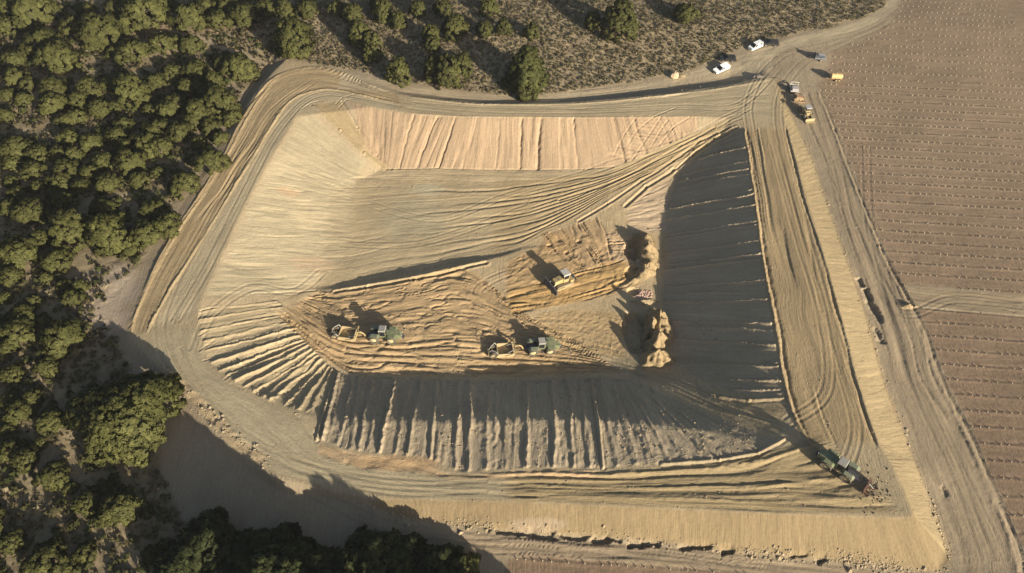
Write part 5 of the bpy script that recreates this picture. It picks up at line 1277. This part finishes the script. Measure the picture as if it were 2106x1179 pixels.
M_HEAP = mat('heaped_orange_soil', (.325, .24, .132), .95, var=.25, scale=1.6, spec=.1, bump=.45)
M_HEAP2 = mat('heaped_pale_soil', (.34, .262, .155), .95, var=.25, scale=1.6, spec=.1, bump=.45)
M_PINK = mat('pink_broken_rock', (.42, .28, .22), .95, var=.25, scale=1.6, spec=.1)
GH = 'soil heaps at the foot of the shaded slope'
heap('soil_heap', 'tallest pointed orange soil heap, top of the row along the shaded slope', 1354, 668, 3.6, 2.6, 4.4, .1, M_HEAP, 3, group=GH, peak=1.3, lumpy=.5)
heap('soil_heap', 'small orange soil heap left of the tallest heap', 1337, 680, 2.8, 1.8, 3.0, -.5, M_HEAP, 5, group=GH, peak=1.3, lumpy=.5)
heap('soil_heap', 'orange soil heap in the middle of the row along the shaded slope', 1350, 706, 3.3, 2.8, 3.6, .3, M_HEAP, 7, group=GH, peak=1.3, lumpy=.5)
heap('soil_heap', 'round orange soil heap with a dark hollow, bottom of the row', 1351, 740, 3.1, 3.2, 3.0, .6, M_HEAP, 9, group=GH, peak=1.4, lumpy=.5)
heap('soil_heap', 'long smooth soil heap right of the hatched tracks, casting a big shadow', 1328, 514, 2.8, 3.2, 4.8, .15, M_HEAP, 11, group=GH, peak=1.7, lumpy=.5)
heap('soil_heap', 'lumpy soil heap just below the long smooth heap', 1330, 556, 2.0, 3.2, 2.6, .4, M_HEAP, 13, group=GH, lumpy=.6)
heap('soil_ridge', 'narrow pushed up soil ridge running down left from the lumpy heap', 1303, 578, .8, 4.2, 1.3, .55, M_HEAP, 15, cat='soil ridge')
heap('soil_ridge', 'low soil ridge under the broken pink rock', 1325, 622, .9, 4.4, .7, .12, M_HEAP2, 17, cat='soil ridge')
heap('soil_heap', 'small pale soil heap at the corner of the field track', 1868, 630, .7, 1.9, .9, -.15, M_HEAP2, 19, lumpy=.5)
heap('soil_heap', 'low grey brown soil heap at the end of the upper track step', 1556, 158, .6, 1.5, 1.5, 0, mat('grey_soil', (.30, .24, .185), .95, var=.15), 21, lumpy=.5)
def boulder(label, px, py, s, seed, m, name='boulder', sq=(1, 1, .8)):
    x, y, z = G(px, py)
    r_ = random.Random(seed)
    v, f = [], []
    for i in range(7):
        th = math.pi * i / 6
        for k in range(10):
            a = 2 * math.pi * k / 10
            w = s * (1 + r_.uniform(-.16, .16))
            v.append((math.sin(th) * math.cos(a) * w * sq[0], math.sin(th) * math.sin(a) * w * sq[1], s * .55 + math.cos(th) * w * sq[2]))
    for i in range(6):
        for k in range(10): f.append((i * 10 + k, (i + 1) * 10 + k, (i + 1) * 10 + (k + 1) % 10, i * 10 + (k + 1) % 10))
    me = bpy.data.meshes.new(name); me.from_pydata(v, [], f); me.materials.append(m); me.update()
    o = bpy.data.objects.new(name, me); o.location = (x, y, z); COL.objects.link(o)
    return tag(o, label, 'boulder')
boulder('rounded tan boulder at the edge of the scrub, left of the parked vehicles', 1386, 159, 1.25, 3, mat('tan_rock', (.45, .34, .22), .9, var=.2))
boulder('smaller pale stone right beside the rounded tan boulder', 1402, 159, .6, 5, M_HEAP2, sq=(1.6, .8, .7))
r = np.random.default_rng(43)
gx, gy, _ = ground_at(r.normal(1342, 16, 260), r.normal(700, 30, 260))
stones('heap_clods', gx, gy, r.gamma(1.3, .09, 260) + .05, 48, M_HEAP)
gx, gy, _ = ground_at(r.normal(1320, 22, 220), r.normal(530, 28, 220))
stones('spoil_clods', gx, gy, r.gamma(1.3, .09, 220) + .05, 49, M_HEAP)
r = np.random.default_rng(44)
gx, gy, _ = ground_at(r.uniform(1306, 1340, 90), r.uniform(598, 613, 90))
stones('broken_rock', gx, gy, r.uniform(.15, .42, 90), 45, M_PINK)
gx, gy, _ = ground_at(r.uniform(1318, 1350, 80), r.uniform(540, 565, 80))
stones('soil_lumps', gx, gy, r.uniform(.15, .4, 80), 46, M_HEAP2)
gx, gy, _ = ground_at(r.normal(1800, 18, 60), r.normal(1010, 22, 60))
stones('dark_clods', gx, gy, r.uniform(.08, .3, 60), 47, mat('damp_clod', (.16, .125, .075), .95))

# ------------------------------------------------------------------ vine guards: a pale tube round each young vine and a thin cane
M_TUBE = mat('pale_guard_tube', (.54, .47, .34), .6, var=.1)
M_CANE = mat('cane', (.25, .18, .10), .8, var=.15)
g = MB().tube((0, 0, -.05), (0, 0, .28), .09, 7, .08)
nq = len(g.f)
g.tube((.09, 0, -.05), (.09, 0, .85), .018, 4)
me = bpy.data.meshes.new('vine_guard'); me.from_pydata(g.v, [], g.f); me.materials.append(M_TUBE); me.materials.append(M_CANE)
me.polygons.foreach_set('material_index', np.array([0] * nq + [1] * (len(g.f) - nq), np.int32)); me.update()
spots = []
def in_field(x, y):
    i = min(max(int(np.searchsorted(X1, x)), 0), NX - 1); j = min(max(int(np.searchsorted(Y1, y)), 0), NY - 1)
    return M_FIELD[j, i]
def to_px(x, y, z):
    d = y * CP + (CAMZ - z) * SP; return IW / 2 + FPX * x / d, IH / 2 - FPX * (y * SP - (CAMZ - z) * CP) / d
for (k0, q0, s_, n0, n1, x0, x1, wide) in ((.085, 109.2, 3.2, 0, 46, 70, 152, 1.55), (.085, 102.9, -3.43, 0, 22, 80, 118, 1.51), (.05, 42.26, -3.2, 0, 2, -8, 62, 1.42)):
    for n in range(n0, n1):
        q = q0 + s_ * n
        x = x0 + rng.uniform(0, wide)
        while x < x1:
            yy = q - k0 * x + rng.uniform(-.06, .06); xx = x + rng.uniform(-.12, .12)
            x += wide
            if rng.random() < .2 or not in_field(xx, yy): continue
            z = float(height(xx, yy)); px, py = to_px(xx, yy, z)
            if -8 < px < IW + 25 and -8 < py < IH + 12: spots.append((xx, yy, z, (q0, n)))
spots.sort(key=lambda p: p[0] ** 2 + p[1] ** 2)
rowcount = {}
for p in sorted(spots[:300]): rowcount.setdefault(p[3], []).append(p)
WHERE = {109.2: 'above the field track', 102.9: 'below the field track', 42.26: 'of the bottom field'}
for sp in spots[:300]:
    x, y, z, rw = sp
    o = bpy.data.objects.new('vine_guard', me); COL.objects.link(o)
    o.location = (x, y, z); o.rotation_euler = (rng.uniform(-.06, .06), rng.uniform(-.06, .06), rng.uniform(0, 6.28))
    tag(o, 'pale vine guard tube, %s from the left, %s row %s' % (ordinal(rowcount[rw].index(sp) + 1), ordinal(rw[1] + 1), WHERE[rw[0]]), 'vine guard', 'vine guards in the field rows')
rest = np.array([p[:3] for p in spots[300:]])
bv = np.array(g.v); bf = g.f
vv = (bv[None] + rest[:, None]).reshape(-1, 3)
ff = [tuple(i + k * len(bv) for i in q) for k in range(len(rest)) for q in bf]
me2 = bpy.data.meshes.new('vine_guards'); me2.from_pydata(vv.tolist(), [], ff); me2.materials.append(M_TUBE); me2.materials.append(M_CANE)
me2.polygons.foreach_set('material_index', np.tile(np.array([0] * nq + [1] * (len(bf) - nq), np.int32), len(rest))); me2.update()
o = bpy.data.objects.new('vine_guards', me2); COL.objects.link(o); tag(o, kind='stuff')
print('vine guards', len(spots))

# ------------------------------------------------------------------ thin haze in the air
m = bpy.data.materials.new('haze_air'); m.use_nodes = True
m.node_tree.nodes.clear()
vo_ = m.node_tree.nodes.new('ShaderNodeOutputMaterial'); pv = m.node_tree.nodes.new('ShaderNodeVolumePrincipled')
pv.inputs['Color'].default_value = (.84, .87, .93, 1); pv.inputs['Density'].default_value = .00011; pv.inputs['Anisotropy'].default_value = .2
m.node_tree.links.new(pv.outputs[0], vo_.inputs['Volume'])
hz = MB().box(-1650, 1650, -850, 1650, float(ZZ.min()) - 1, CAMZ + 3).build('haze', m)
tag(hz, kind='stuff')
